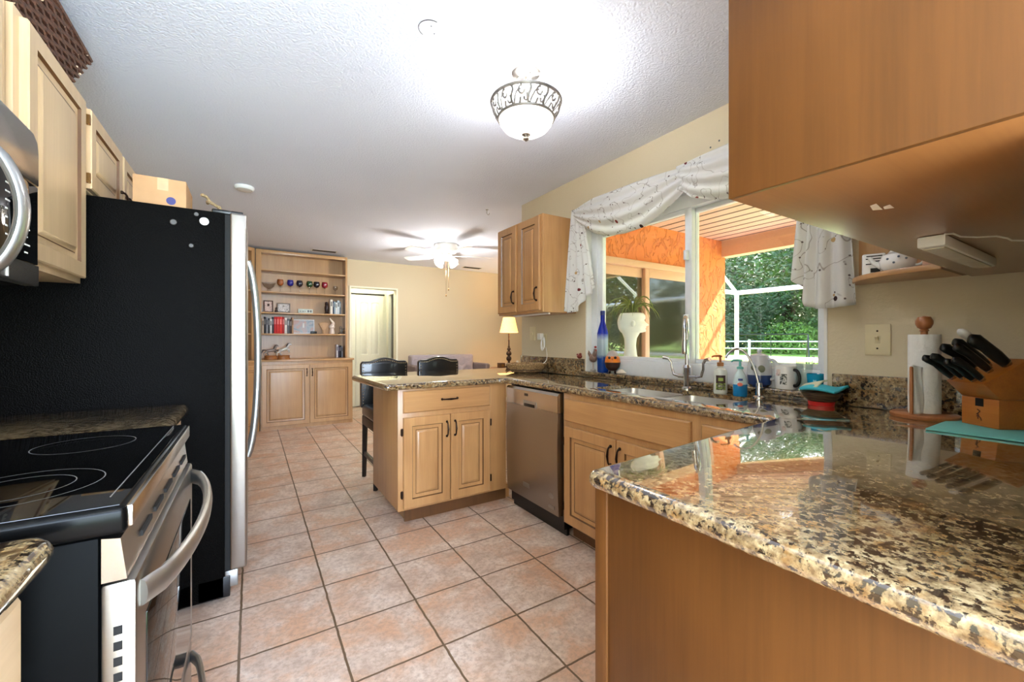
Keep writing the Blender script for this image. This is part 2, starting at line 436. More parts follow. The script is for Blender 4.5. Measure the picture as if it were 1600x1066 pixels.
# hall bifold door with tall moulded panels
def moulded(mb, x0, x1, z0, z1, y):
    for k, (ins, d) in enumerate(((0, .006), (.018, .0), (.03, .007))): pass
    pts = lambda i: [(x0+i, z0+i), (x1-i, z0+i), (x1-i, z1-i-.02)]+[((x0+x1)/2+(x1-x0-2*i)/2*math.cos(a), z1-i-.02+(.03)*math.sin(a)) for a in (PI*.2, PI*.5, PI*.8)]+[(x0+i, z1-i-.02)]
    rings = [(0, 0), (.012, .009), (.024, .009), (.045, -.002)]
    vs, fs = [], []; P0 = len(pts(0))
    for ins, d in rings: vs += [(p[0], y+d, p[1]) for p in pts(ins)]
    for r in range(len(rings)-1):
        for k in range(P0): fs.append((r*P0+k, r*P0+(k+1) % P0, (r+1)*P0+(k+1) % P0, (r+1)*P0+k))
    e = (len(rings)-1)*P0; fs.append(tuple(e+k for k in range(P0)))
    mb.raw(vs, fs)
def hall_leaf(x0, x1):
    mb = MB(); y = 7.665; w = x1-x0; m = .07; g = .05
    xs = [x0, x0+m, x0+w/2-g/2, x0+w/2+g/2, x1-m, x1]; zs = [.02, .16, .80, .92, 1.86, 1.99]
    for i in range(5):
        for j in range(5):
            if i in (1, 3) and j in (1, 3): moulded(mb, xs[i], xs[i+1], zs[j], zs[j+1], y)
            else: mb.raw([(xs[i], y, zs[j]), (xs[i+1], y, zs[j]), (xs[i+1], y, zs[j+1]), (xs[i], y, zs[j+1])], [(0, 1, 2, 3)])
    mb.box(x0, x1, y+.012, y+.035, .02, 1.99)
    return mb
d2 = struct(hall_leaf(1.09, 1.565).build('door_2', cream_paint))
hall_leaf(1.572, 2.045).build('door_leaf', cream_paint, d2)
MB().box(1.07, 2.07, 7.655, 7.70, 1.992, 2.016).build('track', black_pl, d2)

# kitchen window: white vinyl slider
gx = WX+.075
wroot = MB()
wroot.box(gx-.03, gx+.06, WY0+.045, WY1-.07, .955, 1.05, .004).box(gx-.03, gx+.06, WY0+.045, WY1-.07, 1.97, WZ1, .004)
wroot.box(gx-.03, gx+.06, WY0, WY0+.045, .955, WZ1, .004).box(gx-.03, gx+.06, WY1-.07, WY1, .955, WZ1, .004)
win = struct(wroot.build('window_1', vinyl))
def sash(y0, y1, x, w, name):
    m = MB()
    m.box(x-.018, x+.018, y0, y0+w, 1.05, 1.975, .003).box(x-.018, x+.018, y1-w, y1, 1.05, 1.975, .003)
    m.box(x-.018, x+.018, y0+w, y1-w, 1.05, 1.075, .003).box(x-.018, x+.018, y0+w, y1-w, 1.945, 1.975, .003)
    s = m.build(name, vinyl, win)
    MB().box(x-.003, x+.003, y0+w-.005, y1-w+.005, 1.07, 1.955).build('pane', glass_m, s)
    return s
sash(1.50, 2.275, gx+.0, .045, 'sash'); s2 = sash(.845, 1.53, gx+.04, .03, 'sash')
MB().box(gx-.05, gx-.018, 1.513, 1.535, 1.28, 1.34, .006).box(gx-.05, gx-.018, 1.513, 1.535, 1.66, 1.72, .006).build('latch', vinyl, win)
MB().box(WX-.004, WX+.05, WY0, WY0+.012, .955, WZ1).box(WX-.004, WX+.05, WY1-.012, WY1, .955, WZ1).box(WX-.004, WX+.05, WY0+.012, WY1-.012, WZ1-.012, WZ1).build('jamb_liner', white_trim, win)
led = slab([(WX-.035, WY0-.02), (WX+.06, WY0-.02), (WX+.06, WY1+.01), (WX-.035, WY1+.01)], .93, .957, r=.008)
struct(led.build('trim_3', gran))
struct(MB().box(WX+.14, WX+.42, WY0-.1, WY1+.1, .93, .985, .01).build('trim_4', white_trim))

# ------------------------------------------------------------------ outdoors: patio, screen cage, lawn
patio_m = plain('patio_concrete', H(150, 142, 132), .8, var=.08, vs=4)
struct(MB().box(WX+.14, 8.2, -6, 4.6, -.14, -.04).build('patio_floor', patio_m))
grass = plain('lawn_grass', H(142, 176, 70), .9, var=.25, vs=.6)
struct(MB().box(-60, 140, -120, 120, -.4, -.16).build('lawn', grass))
def soffit():
    m, nt, N, L, b = new_mat('pink_soffit_boards')
    v = coords(nt); sx = N.new('ShaderNodeSeparateXYZ'); L.new(v, sx.inputs[0])
    fr = math_n(nt, 'FRACT', math_n(nt, 'DIVIDE', sx.outputs[0], .17))
    gp = ramp(nt, fr, [(0, G4(1)), (.18, G4(1)), (.22, G4(0))])
    L.new(mixc(nt, gp, mixc(nt, noise(nt, v, 2, 2), H(206, 166, 148), H(216, 180, 160)), H(84, 58, 48)), b.inputs['Base Color']); b.inputs['Roughness'].default_value = .7
    bump(nt, b, math_n(nt, 'SUBTRACT', 1.0, gp), .5, .01); return m
pink = plain('pink_trim_paint', H(216, 172, 148), .6, var=.03)
struct(MB().box(WX+.14, 5.70, -6, 3.10, 2.467, 2.55).build('ceiling_patio', soffit()))
mb = MB().box(5.16, 5.30, -6, 3.12, 2.26, 2.60)
struct(mb.build('trim_5', pink))
struct(MB().box(5.16, 5.34, -3.2, -3.0, -.1, 2.27, .01).build('column', pink))
# hook on the beam
# sliding patio door
slid = MB()
slid.box(DX0+.05, DX1-.05, 3.07, 3.20, 1.98, 2.05, .004).box(DX0, DX0+.05, 3.07, 3.20, 0, 2.05, .004).box(DX1-.05, DX1, 3.07, 3.20, 0, 2.05, .004).box(DX0+.05, DX1-.05, 3.07, 3.20, -.04, .03, .004)
door1 = struct(slid.build('door_1', pink))
tint = pane_mat('tinted_door_glass', (.52, .58, .50, 1), 4)
tint2 = pane_mat('insect_screen', (.42, .47, .41, 1), 2.5, .06)
def leaf(x0, x1, y, g, nm):
    m = MB(); w = .07
    m.box(x0, x0+w, y, y+.035, .03, 1.98, .004).box(x1-w, x1, y, y+.035, .03, 1.98, .004).box(x0+w, x1-w, y, y+.035, 1.88, 1.98, .004).box(x0+w, x1-w, y, y+.035, .03, .15, .004)
    q = m.build(nm, pink, door1)
    MB().box(x0+w-.01, x1-w+.01, y+.014, y+.02, .14, 1.89).build('pane', g, q)
leaf(DX0+.05, 3.76, 3.13, tint, 'door_leaf'); leaf(3.68, DX1-.05, 3.085, tint2, 'door_leaf')
# screen cage
alu = plain('white_aluminium', H(238, 240, 244), .35, var=.02)
cage = thing('screen_enclosure', 'white framed pool screen cage beyond the orange patio wall', 'screen cage', (8.0, 4.5, -.05))
def beam(p0, p1, r=.034, nm='rail'):
    p0, p1 = Vector(p0), Vector(p1); MB().tube([p0, p1], r*1.2, 4).build(nm, alu, cage, ang=20)
for y in (4.5, 2.0, -.5, -3.0, -5.5): beam((8, y, -.05), (8, y, 2.1), nm='post')
beam((8, 4.55, 2.1), (8, -5.6, 2.1)); beam((8, 4.5, .85), (8, -5.6, .85)); beam((8, 4.5, .0), (8, -5.6, .0))
for y in (4.5, 2.0, -.5, -3.0): beam((8, y, 2.1), (6.6, y, 3.0), nm='rafter')
beam((6.6, 4.5, 3.0), (6.6, -5.6, 3.0)); beam((8, 4.5, 2.1), (5.3, 4.5, 2.1)); beam((6.6, 4.5, 3.0), (5.3, 4.5, 3.0)); beam((8, 4.5, .85), (5.3, 4.5, .85))
beam((6.7, 4.5, -.05), (6.7, 4.5, 3.0), nm='post')
# swing frame / garden frame
sf = thing('garden_frame', 'black metal garden frame standing on the lawn behind the screen cage', 'frame', (11.6, 6.2, -.16))
def bar(p0, p1, r=.018, nm='bar', par=sf, m=black_pl): MB().tube([p0, p1], r, 6).build(nm, m, par)
A, B = Vector((11.2, 6.9, 1.33)), Vector((12.2, 5.0, 1.33))
bar(A, B, .022, 'top_bar')
for Pq in (A, B):
    bar(Pq, Pq+Vector((.30, .2, -1.49)), nm='leg'); bar(Pq, Pq+Vector((-.25, -.15, -1.49)), nm='leg')
d = (B-A)
for t in (.35, .62):
    bar(A+d*t, A+d*t+Vector((0, 0, -.95)), .01, 'hanger')
bar(A+d*.2+Vector((0, 0, -.93)), A+d*.75+Vector((0, 0, -.93)), .03, 'seat_bar')
bar(A+d*.05, A+d*.35+Vector((0, 0, -.9)), .01, 'brace')
fence = thing('rail_fence', 'white rail fence far across the lawn', 'fence', (32, 14, -.16))
for z in (.55, 1.06):
    MB().tube([(22, 42, z), (46, -26, z)], .04, 4).build('rail', alu, fence)
for k in range(9):
    t = k/8; x, y = 22+24*t, 42-68*t; MB().box(x-.06, x+.06, y-.06, y+.06, -.16, 1.2).build('post', alu, fence)
# trees
leaf_dark = plain('dark_leaf', H(66, 92, 58), .6, var=.35, vs=.5)
leaf_mid = plain('mid_leaf', H(96, 126, 72), .6, var=.35, vs=.5)
leaf_pale = plain('pale_leaf', H(128, 160, 74), .6, var=.25, vs=1)  # paler green for the bushes
bark = plain('bark', H(74, 60, 48), .9, var=.2, vs=6, bmp=.5, bs=12)
def crown_mesh(name, n, lobes, size, m, seed):
    rnd = random.Random(seed); vs, fs = [], []
    for i in range(n):
        c, r = rnd.choice(lobes)
        while True:
            p = Vector((rnd.uniform(-1, 1), rnd.uniform(-1, 1), rnd.uniform(-1, 1)))
            if .25 < p.length < 1: break
        p = p.normalized()*(p.length**.4)
        q = Vector((c[0]+p.x*r[0], c[1]+p.y*r[1], c[2]+p.z*r[2]))
        u = Vector((rnd.gauss(0, 1), rnd.gauss(0, 1), rnd.gauss(0, .7))).normalized(); w = u.orthogonal().normalized()
        s = size*rnd.uniform(.6, 1.3); k = len(vs)
        vs += [q-u*s, q+w*s*.45, q+u*s, q-w*s*.45]; fs.append((k, k+1, k+2, k+3))
    me = bpy.data.meshes.new(name); me.from_pydata([tuple(v) for v in vs], [], fs); me.materials.append(m); return me
lob = [((0, 0, 5.5), (3.6, 3.6, 2.6)), ((2.6, 1.2, 3.8), (2.4, 2.4, 2.2)), ((-2.5, .6, 4.0), (2.5, 2.3, 2.3)), ((.6, -2.6, 3.6), (2.5, 2.3, 2.3)), ((-.8, 2.4, 4.6), (2.4, 2.4, 2.4)), ((0, 0, 7.6), (2.2, 2.2, 1.8)), ((0, -1, 2.0), (3.0, 3.0, 1.4)), ((0, 0, .9), (3.9, 3.9, .9)), ((2, 2, 1.4), (2.2, 2.2, 1.2))]
crowns = [crown_mesh('foliage', 30000, lob, .105, leaf_dark, 1), crown_mesh('foliage', 30000, lob, .095, leaf_mid, 2)]
bushm = crown_mesh('foliage', 3000, [((0, 0, .8), (1.5, 1.5, 1.0)), ((1, .3, .6), (.9, .9, .7)), ((-.9, .2, .7), (1, 1, .8))], .09, leaf_pale, 3)
def tree(r, az, s, k, label, rz):
    x, y = r*math.sin(math.radians(az)), r*math.cos(math.radians(az))
    t = thing('tree', label, 'tree', (x, y, -.16), rz, 'trees beyond the lawn')
    f = bpy.data.objects.new('foliage', crowns[k]); COL.objects.link(f); f.parent = t; f.scale = (s, s, s)
    m = MB().tube([(0, 0, -.1), (.1, .05, 1.8*s), (-.1, .1, 4*s), (0, 0, 6*s)], [.34*s, .26*s, .2*s, .06], 10)
    for a in (0.4, 2.3, 4.4): m.tube([(0, .05, 2.0*s), (1.4*s*math.cos(a), 1.4*s*math.sin(a), 3.6*s)], [.14*s, .05*s], 7)
    m.build('trunk', bark, t, local=True)
tree(50, 55, 2.2, 0, 'dark green tree beyond the lawn, just right of the orange wall', 0)
tree(56, 66, 2.4, 1, 'mid green tree beyond the lawn, in the middle of the window view', 1.1)
tree(50, 79, 2.2, 0, 'dark green tree beyond the lawn, beside the valance tail', 2.0)
tree(55, 91, 2.4, 1, 'mid green tree right of the dark one beside the valance tail', 3.0)
tree(50, 103, 2.2, 0, 'dark green tree far right along the lawn, mirrored in the patio door', 4.0)
tree(54, 116, 2.4, 1, 'mid green tree near the right end of the lawn, mirrored in the patio door', 5.0)
tree(46, 131, 2.2, 0, 'dark green tree at the far right end of the lawn', .6)
tree(80, 60.5, 3.2, 1, 'big mid green tree towering behind the gap left in the window view', 2.6)
tree(80, 73, 3.2, 0, 'big dark tree towering behind the gap right in the window view', .9)
for i, (x, y, s, l) in enumerate(((42.0, 27.0, 1.9, 'pale green bush at the foot of the trees, left in the window view'), (44.0, 19.5, 1.6, 'pale green bush at the foot of the trees, centre of the window view'), (16.0, 6.4, .38, 'bright bush beside the valance tail, low in the window view'))):
    t = thing('bush', l, 'bush', (x, y, -.16), i*1.3, 'bushes at the edge of the lawn')
    f = bpy.data.objects.new('foliage', bushm); COL.objects.link(f); f.parent = t; f.scale = (s, s, s*1.1)
    MB().tube([(0, 0, 0), (0, 0, .8)], .04, 6).build('stem', bark, t, local=True)
# ------------------------------------------------------------------ cabinets
def pull(par, p, axis, n, L=.095):
    p, axis, n = Vector(p), Vector(axis), Vector(n); mb = MB()
    pts = [p-axis*L/2+n*.002, p-axis*L*.46+n*.016]+[p+axis*L*t+n*(.022+.006*(1-abs(t)/.36)) for t in (-.36, -.18, 0, .18, .36)]+[p+axis*L*.46+n*.016, p+axis*L/2+n*.002]
    mb.tube(pts, [.006, .005, .0045, .0055, .0068, .0055, .0045, .005, .006], 8)
    for s in (-1, 1): mb.ball(p+axis*L/2*s+n*.004, .0085, 10)
    return mb.build('pull', bronze, par)
def hinge(par, p, ux, n):
    p, ux, n = Vector(p), Vector(ux), Vector(n)
    MB().tube([p+n*.008+Vector((0, 0, -.024)), p+n*.008+Vector((0, 0, .024))], .0055, 8).box(-.008, .008, -.002, .004, -.02, .02, M=Matrix.Translation(p+n*.004)).build('hinge', bronze, par)
def cab_door(par, o, ux, n, w, h, px=None, pz=None, hx=None, mats=None, name='door', t=.02):
    o, ux, n = Vector(o), Vector(ux), Vector(n)
    d = MB().panel(o, ux, n, w, h, t).build(name, mats or [maple, glaze], par, ang=28)
    if px is not None: pull(d, o+ux*px+Vector((0, 0, pz))+n*t, (0, 0, 1), n)
    if hx is not None:
        for z in (.09, h-.09): hinge(d, o+ux*hx+Vector((0, 0, z))+n*.004, ux, n)
    return d
X3, Y3, Z3 = (1, 0, 0), (0, 1, 0), (0, 0, 1); nX, nY = (-1, 0, 0), (0, -1, 0)

# peninsula base cabinet
c = thing('base_cabinet', 'maple peninsula cabinet with one wide drawer above two doors', 'cabinet', (1.18, 2.9, 0))
MB().box(.805, 1.585, 2.615, 3.20, .10, .872, .002).box(.86, 1.66, 2.68, 3.17, 0, .10).build('body', maple, c)
MB().box(.785, .805, 2.616, 3.22, .10, .872, .002).build('end_panel', maple, c)
MB().box(.785, 1.585, 2.60, 2.615, .10, .872, .0015).build('face_frame', maple, c)
MB().box(.805, 1.66, 3.20, 3.22, .10, .872, .0015).build('back_panel', maple, c)
MB().box(.85, 1.62, 2.665, 2.68, 0, .10).build('toe_kick', glaze, c)
d = MB().panel((.817, 2.60, .722), X3, nY, .625, .140, .02, flat=True).build('drawer', [maple_x, glaze], c)
pull(d, (1.13, 2.58, .795), X3, nY, .11)
cab_door(c, (.817, 2.60, .115), X3, nY, .318, .577, .292, .48, -.008)
cab_door(c, (1.141, 2.60, .115), X3, nY, .302, .577, .028, .48, .310)
# sink base cabinet
c = thing('sink_base_cabinet', 'maple sink cabinet with a blank top panel over two doors, right of the dishwasher', 'cabinet', (1.87, 1.48, 0))
MB().box(1.60, 2.10, 1.92, 1.935, .10, .872).box(1.60, 2.10, 1.045, 1.06, .10, .872).box(1.60, 2.10, 1.06, 1.92, .10, .118).build('body', maple, c)
MB().box(1.585, 1.60, 1.045, 1.935, .10, .872, .0015).build('face_frame', maple, c)
MB().box(1.66, 1.675, 1.045, 1.935, 0, .10).build('toe_kick', glaze, c)
MB().panel((1.585, 1.912, .712), nY, nX, .83, .130, .02, flat=True).build('blank_panel', [maple_y, glaze], c)
cab_door(c, (1.585, 1.912, .115), nY, nX, .407, .565, .38, .48, -.008)
cab_door(c, (1.585, 1.497, .115), nY, nX, .412, .565, .028, .48, .42)
# corner cabinet between the sink and the near counter
c = thing('corner_base_cabinet', 'narrow maple corner cabinet next to the sink cabinet, mostly behind the near counter', 'cabinet', (1.87, .9, 0))
MB().box(1.60, 2.10, .72, 1.045, .10, .872).build('body', maple, c)
MB().box(1.585, 1.60, .72, 1.045, .10, .872, .0015).build('face_frame', maple, c)
MB().box(1.66, 1.675, .72, 1.045, 0, .10).build('toe_kick', glaze, c)
d = MB().panel((1.585, 1.030, .712), nY, nX, .29, .130, .02, flat=True).build('drawer', [maple_y, glaze], c)
pull(d, (1.565, .885, .777), Y3, nX)
cab_door(c, (1.585, 1.030, .115), nY, nX, .29, .565, .03, .48)
# near base cabinet run under the granite leg
c = thing('end_base_cabinet', 'near base cabinet with a plain amber veneer end panel under the granite corner', 'cabinet', (1.1, .38, 0))
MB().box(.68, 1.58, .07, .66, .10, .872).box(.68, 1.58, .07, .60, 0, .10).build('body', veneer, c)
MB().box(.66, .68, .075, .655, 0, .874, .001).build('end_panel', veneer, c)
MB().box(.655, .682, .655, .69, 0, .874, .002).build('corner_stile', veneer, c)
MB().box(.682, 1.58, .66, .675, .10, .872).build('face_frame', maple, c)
for i, x in enumerate((.71, 1.14)):
    cab_door(c, (x+.41, .675, .115), nX, Y3, .40, .565, .37 if i else .03, .48)
# peninsula worktop with the double sink
poly = [(.605, .055), (WX-.001, .055), (WX-.001, 3.22), (WX-.001, 3.50), (.79, 3.50), (.652, 3.36), (.69, 2.55), (1.50, 2.56), (1.555, 2.50), (1.558, .752), (.605, .668)]
poly = round_poly(poly, {4: .03, 5: .03, 6: .03, 7: .02, 8: .03, 9: .012, 10: .025})
def rrect(x0, x1, y0, y1, r, n=6):
    out = []
    for cx, cy, a0 in ((x1-r, y0+r, -PI/2), (x1-r, y1-r, 0), (x0+r, y1-r, PI/2), (x0+r, y0+r, PI)):
        out += [(cx+r*math.cos(a0+PI/2*k/n), cy+r*math.sin(a0+PI/2*k/n)) for k in range(n+1)]
    return out
SX0, SX1, SY0, SY1 = 1.665, 2.005, 1.02, 1.78
wt = thing('countertop', 'speckled brown granite worktop running from the near corner past the sink to the bar', 'countertop', (1.4, 1.6, .874))
slab(poly, .874, .914, [rrect(SX0, SX1, SY0, SY1, .05)]).build('worktop', gran, wt, ang=50)
MB().box(WX-.02, WX, .055, WY0-.022, .9145, 1.045, .004).build('backsplash', gran, wt)
MB().box(WX-.02, WX, WY1+.012, 3.215, .9145, 1.045, .004).build('backsplash', gran, wt)
MB().box(WX-.02, WX, WY0-.02, WY1+.01, .9145, .929, .001).build('backsplash', gran, wt)
sink_steel = plain('satin_sink_steel', H(214, 214, 214), .34, 1, .03)
sk = thing('double_sink', 'stainless undermount double bowl sink in the granite worktop', 'sink', (1.82, 1.4, .874))
def bowl(y0, y1, nm):
    m = MB(); K = []
    for ins, z in ((.0005, .892), (.001, .892), (.003, .875), (.010, .72), (.022, .695), (.05, .684)):
        K.append([(p[0], p[1], z) for p in rrect(SX0+ins, SX1-ins, y0+ins, y1-ins, .05)])
    n = len(K[0]); vs = [p for k in K for p in k]
    fs = [(r*n+i, r*n+(i+1) % n, (r+1)*n+(i+1) % n, (r+1)*n+i) for r in range(len(K)-1) for i in range(n)]
    fs.append(tuple((len(K)-1)*n+i for i in range(n)))
    m.raw(vs, fs); b = m.build(nm, sink_steel, sk, ang=50, recalc=False)
    cx, cy = (SX0+SX1)/2, (y0+y1)/2
    MB().lathe([(0, .0), (.03, .0), (.042, .006), (.045, .004)], (cx, cy, .6845), 20).build('drain', chrome, b)
bowl(SY0, 1.385, 'bowl'); bowl(1.40, SY1, 'bowl')

# dishwasher
c = thing('dishwasher', 'stainless dishwasher between the peninsula cabinet and the sink cabinet', 'dishwasher', (1.85, 2.24, 0))
MB().box(1.60, 2.08, 1.95, 2.545, .04, .868).build('body', black_pl, c)
prof = []
fx = lambda z: 1.562-.012*math.sin(max(0, min(1, (z-.12)/.75))*PI)
vsz = [.125+.62*i/10 for i in range(11)]
m = MB(); poly2 = [(1.60, .125)]+[(fx(z), z) for z in vsz]+[(1.60, .745)]
m.prism([(z, x) if False else (x, z) for x, z in poly2], 1.955, 2.54, 'y')
dd = m.build('door', stainless, c, ang=50)
m = MB().prism([(1.60, .748), (1.553, .748), (1.553, .85), (1.566, .866), (1.60, .866)], 1.955, 2.54, 'y')
cp = m.build('control_panel', stainless_y, c)
MB().box(1.5515, 1.553, 2.27, 2.31, .815, .832).build('display', black_gl, cp)
MB().box(1.548, 1.556, 2.17, 2.32, .742, .785, .008).build('handle_pocket', satin, cp)
MB().box(1.5465, 1.549, 2.185, 2.305, .748, .768, .002).build('pocket_opening', black_pl, cp)
MB().box(1.5535, 1.557, 2.255, 2.33, .205, .235, .002).build('badge', satin, dd)
MB().ball((1.5545, 2.02, .235), (.003, .028, .016)).build('badge', satin, dd)
MB().box(1.555, 1.558, 1.99, 2.05, .155, .178, .002).build('badge', satin, dd)
MB().box(1.62, 1.64, 1.95, 2.545, .0, .115).build('kick_plate', black_pl, c)

# far wall cabinet beside the window
c = thing('wall_cabinet', 'small two-door maple wall cabinet beside the window, over the bar end', 'wall cabinet', (1.98, 2.77, 1.39))
MB().box(1.825, WX, 2.455, 3.085, 1.395, 2.12, .002).build('body', maple, c)
MB().box(1.81, 1.825, 2.455, 3.085, 1.395, 2.12, .0015).build('face_frame', maple, c)
cab_door(c, (1.81, 3.072, 1.41), nY, nX, .285, .70, .255, .12)
cab_door(c, (1.81, 2.762, 1.41), nY, nX, .29, .70, .262, .12)
MB().box(1.90, 1.915, 2.5, 3.0, 1.383, 1.394).build('light_rail', white_pl, c)

# near upper cabinet over the near counter
UB, UY = 1.412, .372
c = thing('wall_cabinet', 'large upper cabinet at the near right with amber veneer end and bottom', 'wall cabinet', (1.35, .2, UB))
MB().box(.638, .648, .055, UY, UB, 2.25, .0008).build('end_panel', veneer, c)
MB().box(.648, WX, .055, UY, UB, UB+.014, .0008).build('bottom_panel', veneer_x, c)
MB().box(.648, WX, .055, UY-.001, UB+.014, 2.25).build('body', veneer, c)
for i, x in enumerate((.70, 1.07, 1.44)):
    cab_door(c, (x+.355, UY, UB+.03), nX, Y3, .35, .78, .03 if i == 1 else .32, .09)
# scuffs in the veneer bottom
pale = plain('pale_scuff', H(238, 228, 214), .7)
m = MB()
for x, y, l, a in ((.86, .255, .05, .3), (.885, .245, .03, .2)):
    m.raw([(x, y, UB-.0006), (x+l, y+l*a*.4, UB-.0006), (x+l*.8, y+.012+l*a*.3, UB-.0006), (x+.006, y+.010, UB-.0006)], [(0, 1, 2, 3)])
m.build('scuff_mark', pale, c)
# quarter-round open shelf at the end of the upper cabinet
c = thing('corner_shelf', 'quarter-round open maple shelf at the end of the near upper cabinet', 'shelf', (2.05, .52, UB))
q = [(WX-.001, UY+.02), (WX-.001, .70)]+[(WX-.001-.265*math.sin(a), UY+.02+(.70-UY-.02)*math.cos(a)) for a in [PI/2*k/14 for k in range(1, 15)]]
m = MB().prism(q, UB+.004, UB+.024, 'z', b=.004); m.build('shelf', maple_y, c)
MB().prism(q, UB+.36, UB+.378, 'z', b=.003).build('shelf', maple_y, c)
MB().box(WX-.014, WX-.001, UY+.02, .685, UB+.024, 2.25).build('back_panel', maple, c)
MB().box(1.868, WX-.014, UY+.006, UY+.019, UB+.004, 2.25).build('side_panel', veneer, c)

# ------------------------------------------------------------------ left run
XF = -.555
c = thing('wall_cabinet', 'tall single-door maple upper cabinet between the microwave and the refrigerator', 'wall cabinet', (-.7, 1.96, 1.41))
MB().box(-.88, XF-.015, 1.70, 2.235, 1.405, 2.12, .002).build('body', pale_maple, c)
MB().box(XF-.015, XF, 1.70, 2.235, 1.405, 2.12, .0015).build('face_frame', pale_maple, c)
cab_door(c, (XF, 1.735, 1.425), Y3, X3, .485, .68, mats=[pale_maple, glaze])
c = thing('wall_cabinet', 'short maple upper cabinet above the microwave', 'wall cabinet', (-.7, 1.3, 1.78))
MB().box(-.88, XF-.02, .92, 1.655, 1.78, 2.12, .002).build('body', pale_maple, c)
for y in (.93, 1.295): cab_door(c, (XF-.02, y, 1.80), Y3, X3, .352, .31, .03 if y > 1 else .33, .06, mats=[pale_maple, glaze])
c = thing('wall_cabinet', 'two-door maple cabinet above the refrigerator', 'wall cabinet', (-.7, 2.75, 1.78))
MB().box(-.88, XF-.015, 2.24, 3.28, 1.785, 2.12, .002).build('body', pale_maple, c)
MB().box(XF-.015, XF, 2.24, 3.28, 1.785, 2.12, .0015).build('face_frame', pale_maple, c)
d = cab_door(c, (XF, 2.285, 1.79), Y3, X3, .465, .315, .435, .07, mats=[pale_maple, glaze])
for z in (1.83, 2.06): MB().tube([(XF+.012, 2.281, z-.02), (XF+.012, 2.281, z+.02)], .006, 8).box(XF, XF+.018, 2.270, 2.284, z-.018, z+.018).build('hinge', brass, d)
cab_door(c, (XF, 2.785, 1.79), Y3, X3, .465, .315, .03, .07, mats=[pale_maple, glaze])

# refrigerator
c = thing('refrigerator', 'black sided refrigerator with stainless doors', 'refrigerator', (-.48, 2.74, 0))
FX, FY0, FY1 = -.10, 2.285, 3.205
MB().box(-.86, FX, FY0, FY1, .02, 1.765, .006).build('cabinet_body', black_en, c)
MB().box(FX, FX+.02, FY0+.006, FY1-.006, .09, 1.76).build('gasket', dark_gap, c)
MB().box(FX-.10, FX+.02, FY0, FY1, .02, .115, .004).build('kick_grille', black_pl, c)
for y0, y1 in ((FY0, 2.735), (2.745, FY1)):
    m = MB().box(FX+.018, FX+.085, y0, y1, .135, 1.772, .010, 3); dd = m.build('door', stainless, c)
    s = y1-.035 if y1 < 3 else y0+.035
    pts = bez((FX+.083, s, 1.62), (FX+.15, s, 1.50), (FX+.15, s, .70), (FX+.083, s, .55), 16)
    MB().tube(pts, .014, 10, flat=(1, 1.3)).build('handle', satin, dd)
for y in (FY0+.02, FY1-.06): MB().box(FX-.05, FX+.07, y, y+.05, 1.766, 1.785, .006).build('hinge_cover', black_pl, c)
MB().box(FX+.0, FX+.05, FY0+.004, FY0+.03, .06, .135, .004).build('lower_hinge', satin, c)
magnet_grey = plain('dull_grey_magnet', H(74, 70, 66), .5)
mag = [( -.175, 1.715, .017, white_pl, 'round white magnet near the top of the refrigerator side'), (-.203, 1.742, .009, magnet_grey, 'small grey round magnet topmost on the refrigerator side'),
       (-.282, 1.696, .012, magnet_grey, 'grey round magnet left of the white one on the refrigerator side'), (-.221, 1.602, .009, magnet_grey, 'grey round magnet below the others on the refrigerator side')]
for x, z, r, mm, l in mag:
    m = MB().lathe([(0, 0), (r, 0), (r, .003), (r*.8, .005), (0, .005)], (0, 0, 0), 20)
    o = m.build('magnet', mm, local=True, loc=(x, FY0, z)); o.rotation_euler = (PI/2, 0, 0); tag(o, l, 'magnet', 'magnets on the refrigerator')

black_skirt = plain('black_porcelain', H(7, 7, 7), .25, spec=.12)
black_side = plain('black_painted_steel', H(7, 7, 7), .45, spec=.04)
# cooking range
RY0, RY1 = .909, 1.686
c = thing('range', 'stainless and black electric range with a smooth glass cooktop', 'stove', (-.5, 1.3, 0))
MB().box(-.86, -.206, RY0+.004, RY1-.004, .03, .872, .003).build('body', black_side, c)
ct = MB().box(-.86, -.172, RY0, RY1, .872, .919, .010, 3).build('cooktop_frame', black_skirt, c)
MB().box(-.85, -.182, RY0+.010, RY1-.010, .915, .920, .001).build('glass_top', black_gl, ct)
ring = plain('burner_ring', H(120, 118, 116), .35)
for x, y, r in ((-.36, 1.115, .115), (-.36, 1.115, .075), (-.36, 1.49, .095), (-.66, 1.115, .08), (-.66, 1.49, .105)):
    m = MB(); n = 48; vs = []
    for k in range(n):
        a = 2*PI*k/n; vs += [(x+r*math.cos(a), y+r*math.sin(a), .9204), (x+(r+.0018)*math.cos(a), y+(r+.0018)*math.sin(a), .9204)]
    m.raw(vs, [(2*k, 2*k+1, (2*k+3) % (2*n), (2*k+2) % (2*n)) for k in range(n)])
    m.build('burner_ring', ring, ct)
MB().box(-.205, -.203, RY0+.06, RY1-.03, .9202, .9206).build('trim_line', ring, ct)
MB().box(-.176, -.166, RY0+.012, RY1-.012, .880, .916, .003).build('front_trim', stainless_y, ct)
MB().prism([(-.203, .798), (-.172, .798), (-.180, .866), (-.203, .870)], RY0+.004, RY1-.004, 'y').build('vent_panel', stainless_y, c)
m = MB()
for k in range(5):
    y = RY0+.12+k*.13; m.box(-.1755, -.1715, y, y+.09, .822, .832)
m.build('vent_slots', dark_gap, c)
dr = MB().box(-.205, -.160, RY0+.004, RY1-.004, .235, .795, .008, 2).build('oven_door', stainless, c)
MB().box(-.1605, -.1575, RY0+.075, RY1-.075, .28, .70, .001).build('window_glass', black_gl, dr)
m = MB()
for k in range(11): m.box(-.1885, -.1775, RY0+.0032, RY0+.006, .455+k*.0255, .455+k*.0255+.014)
m.build('side_vents', dark_gap, dr)
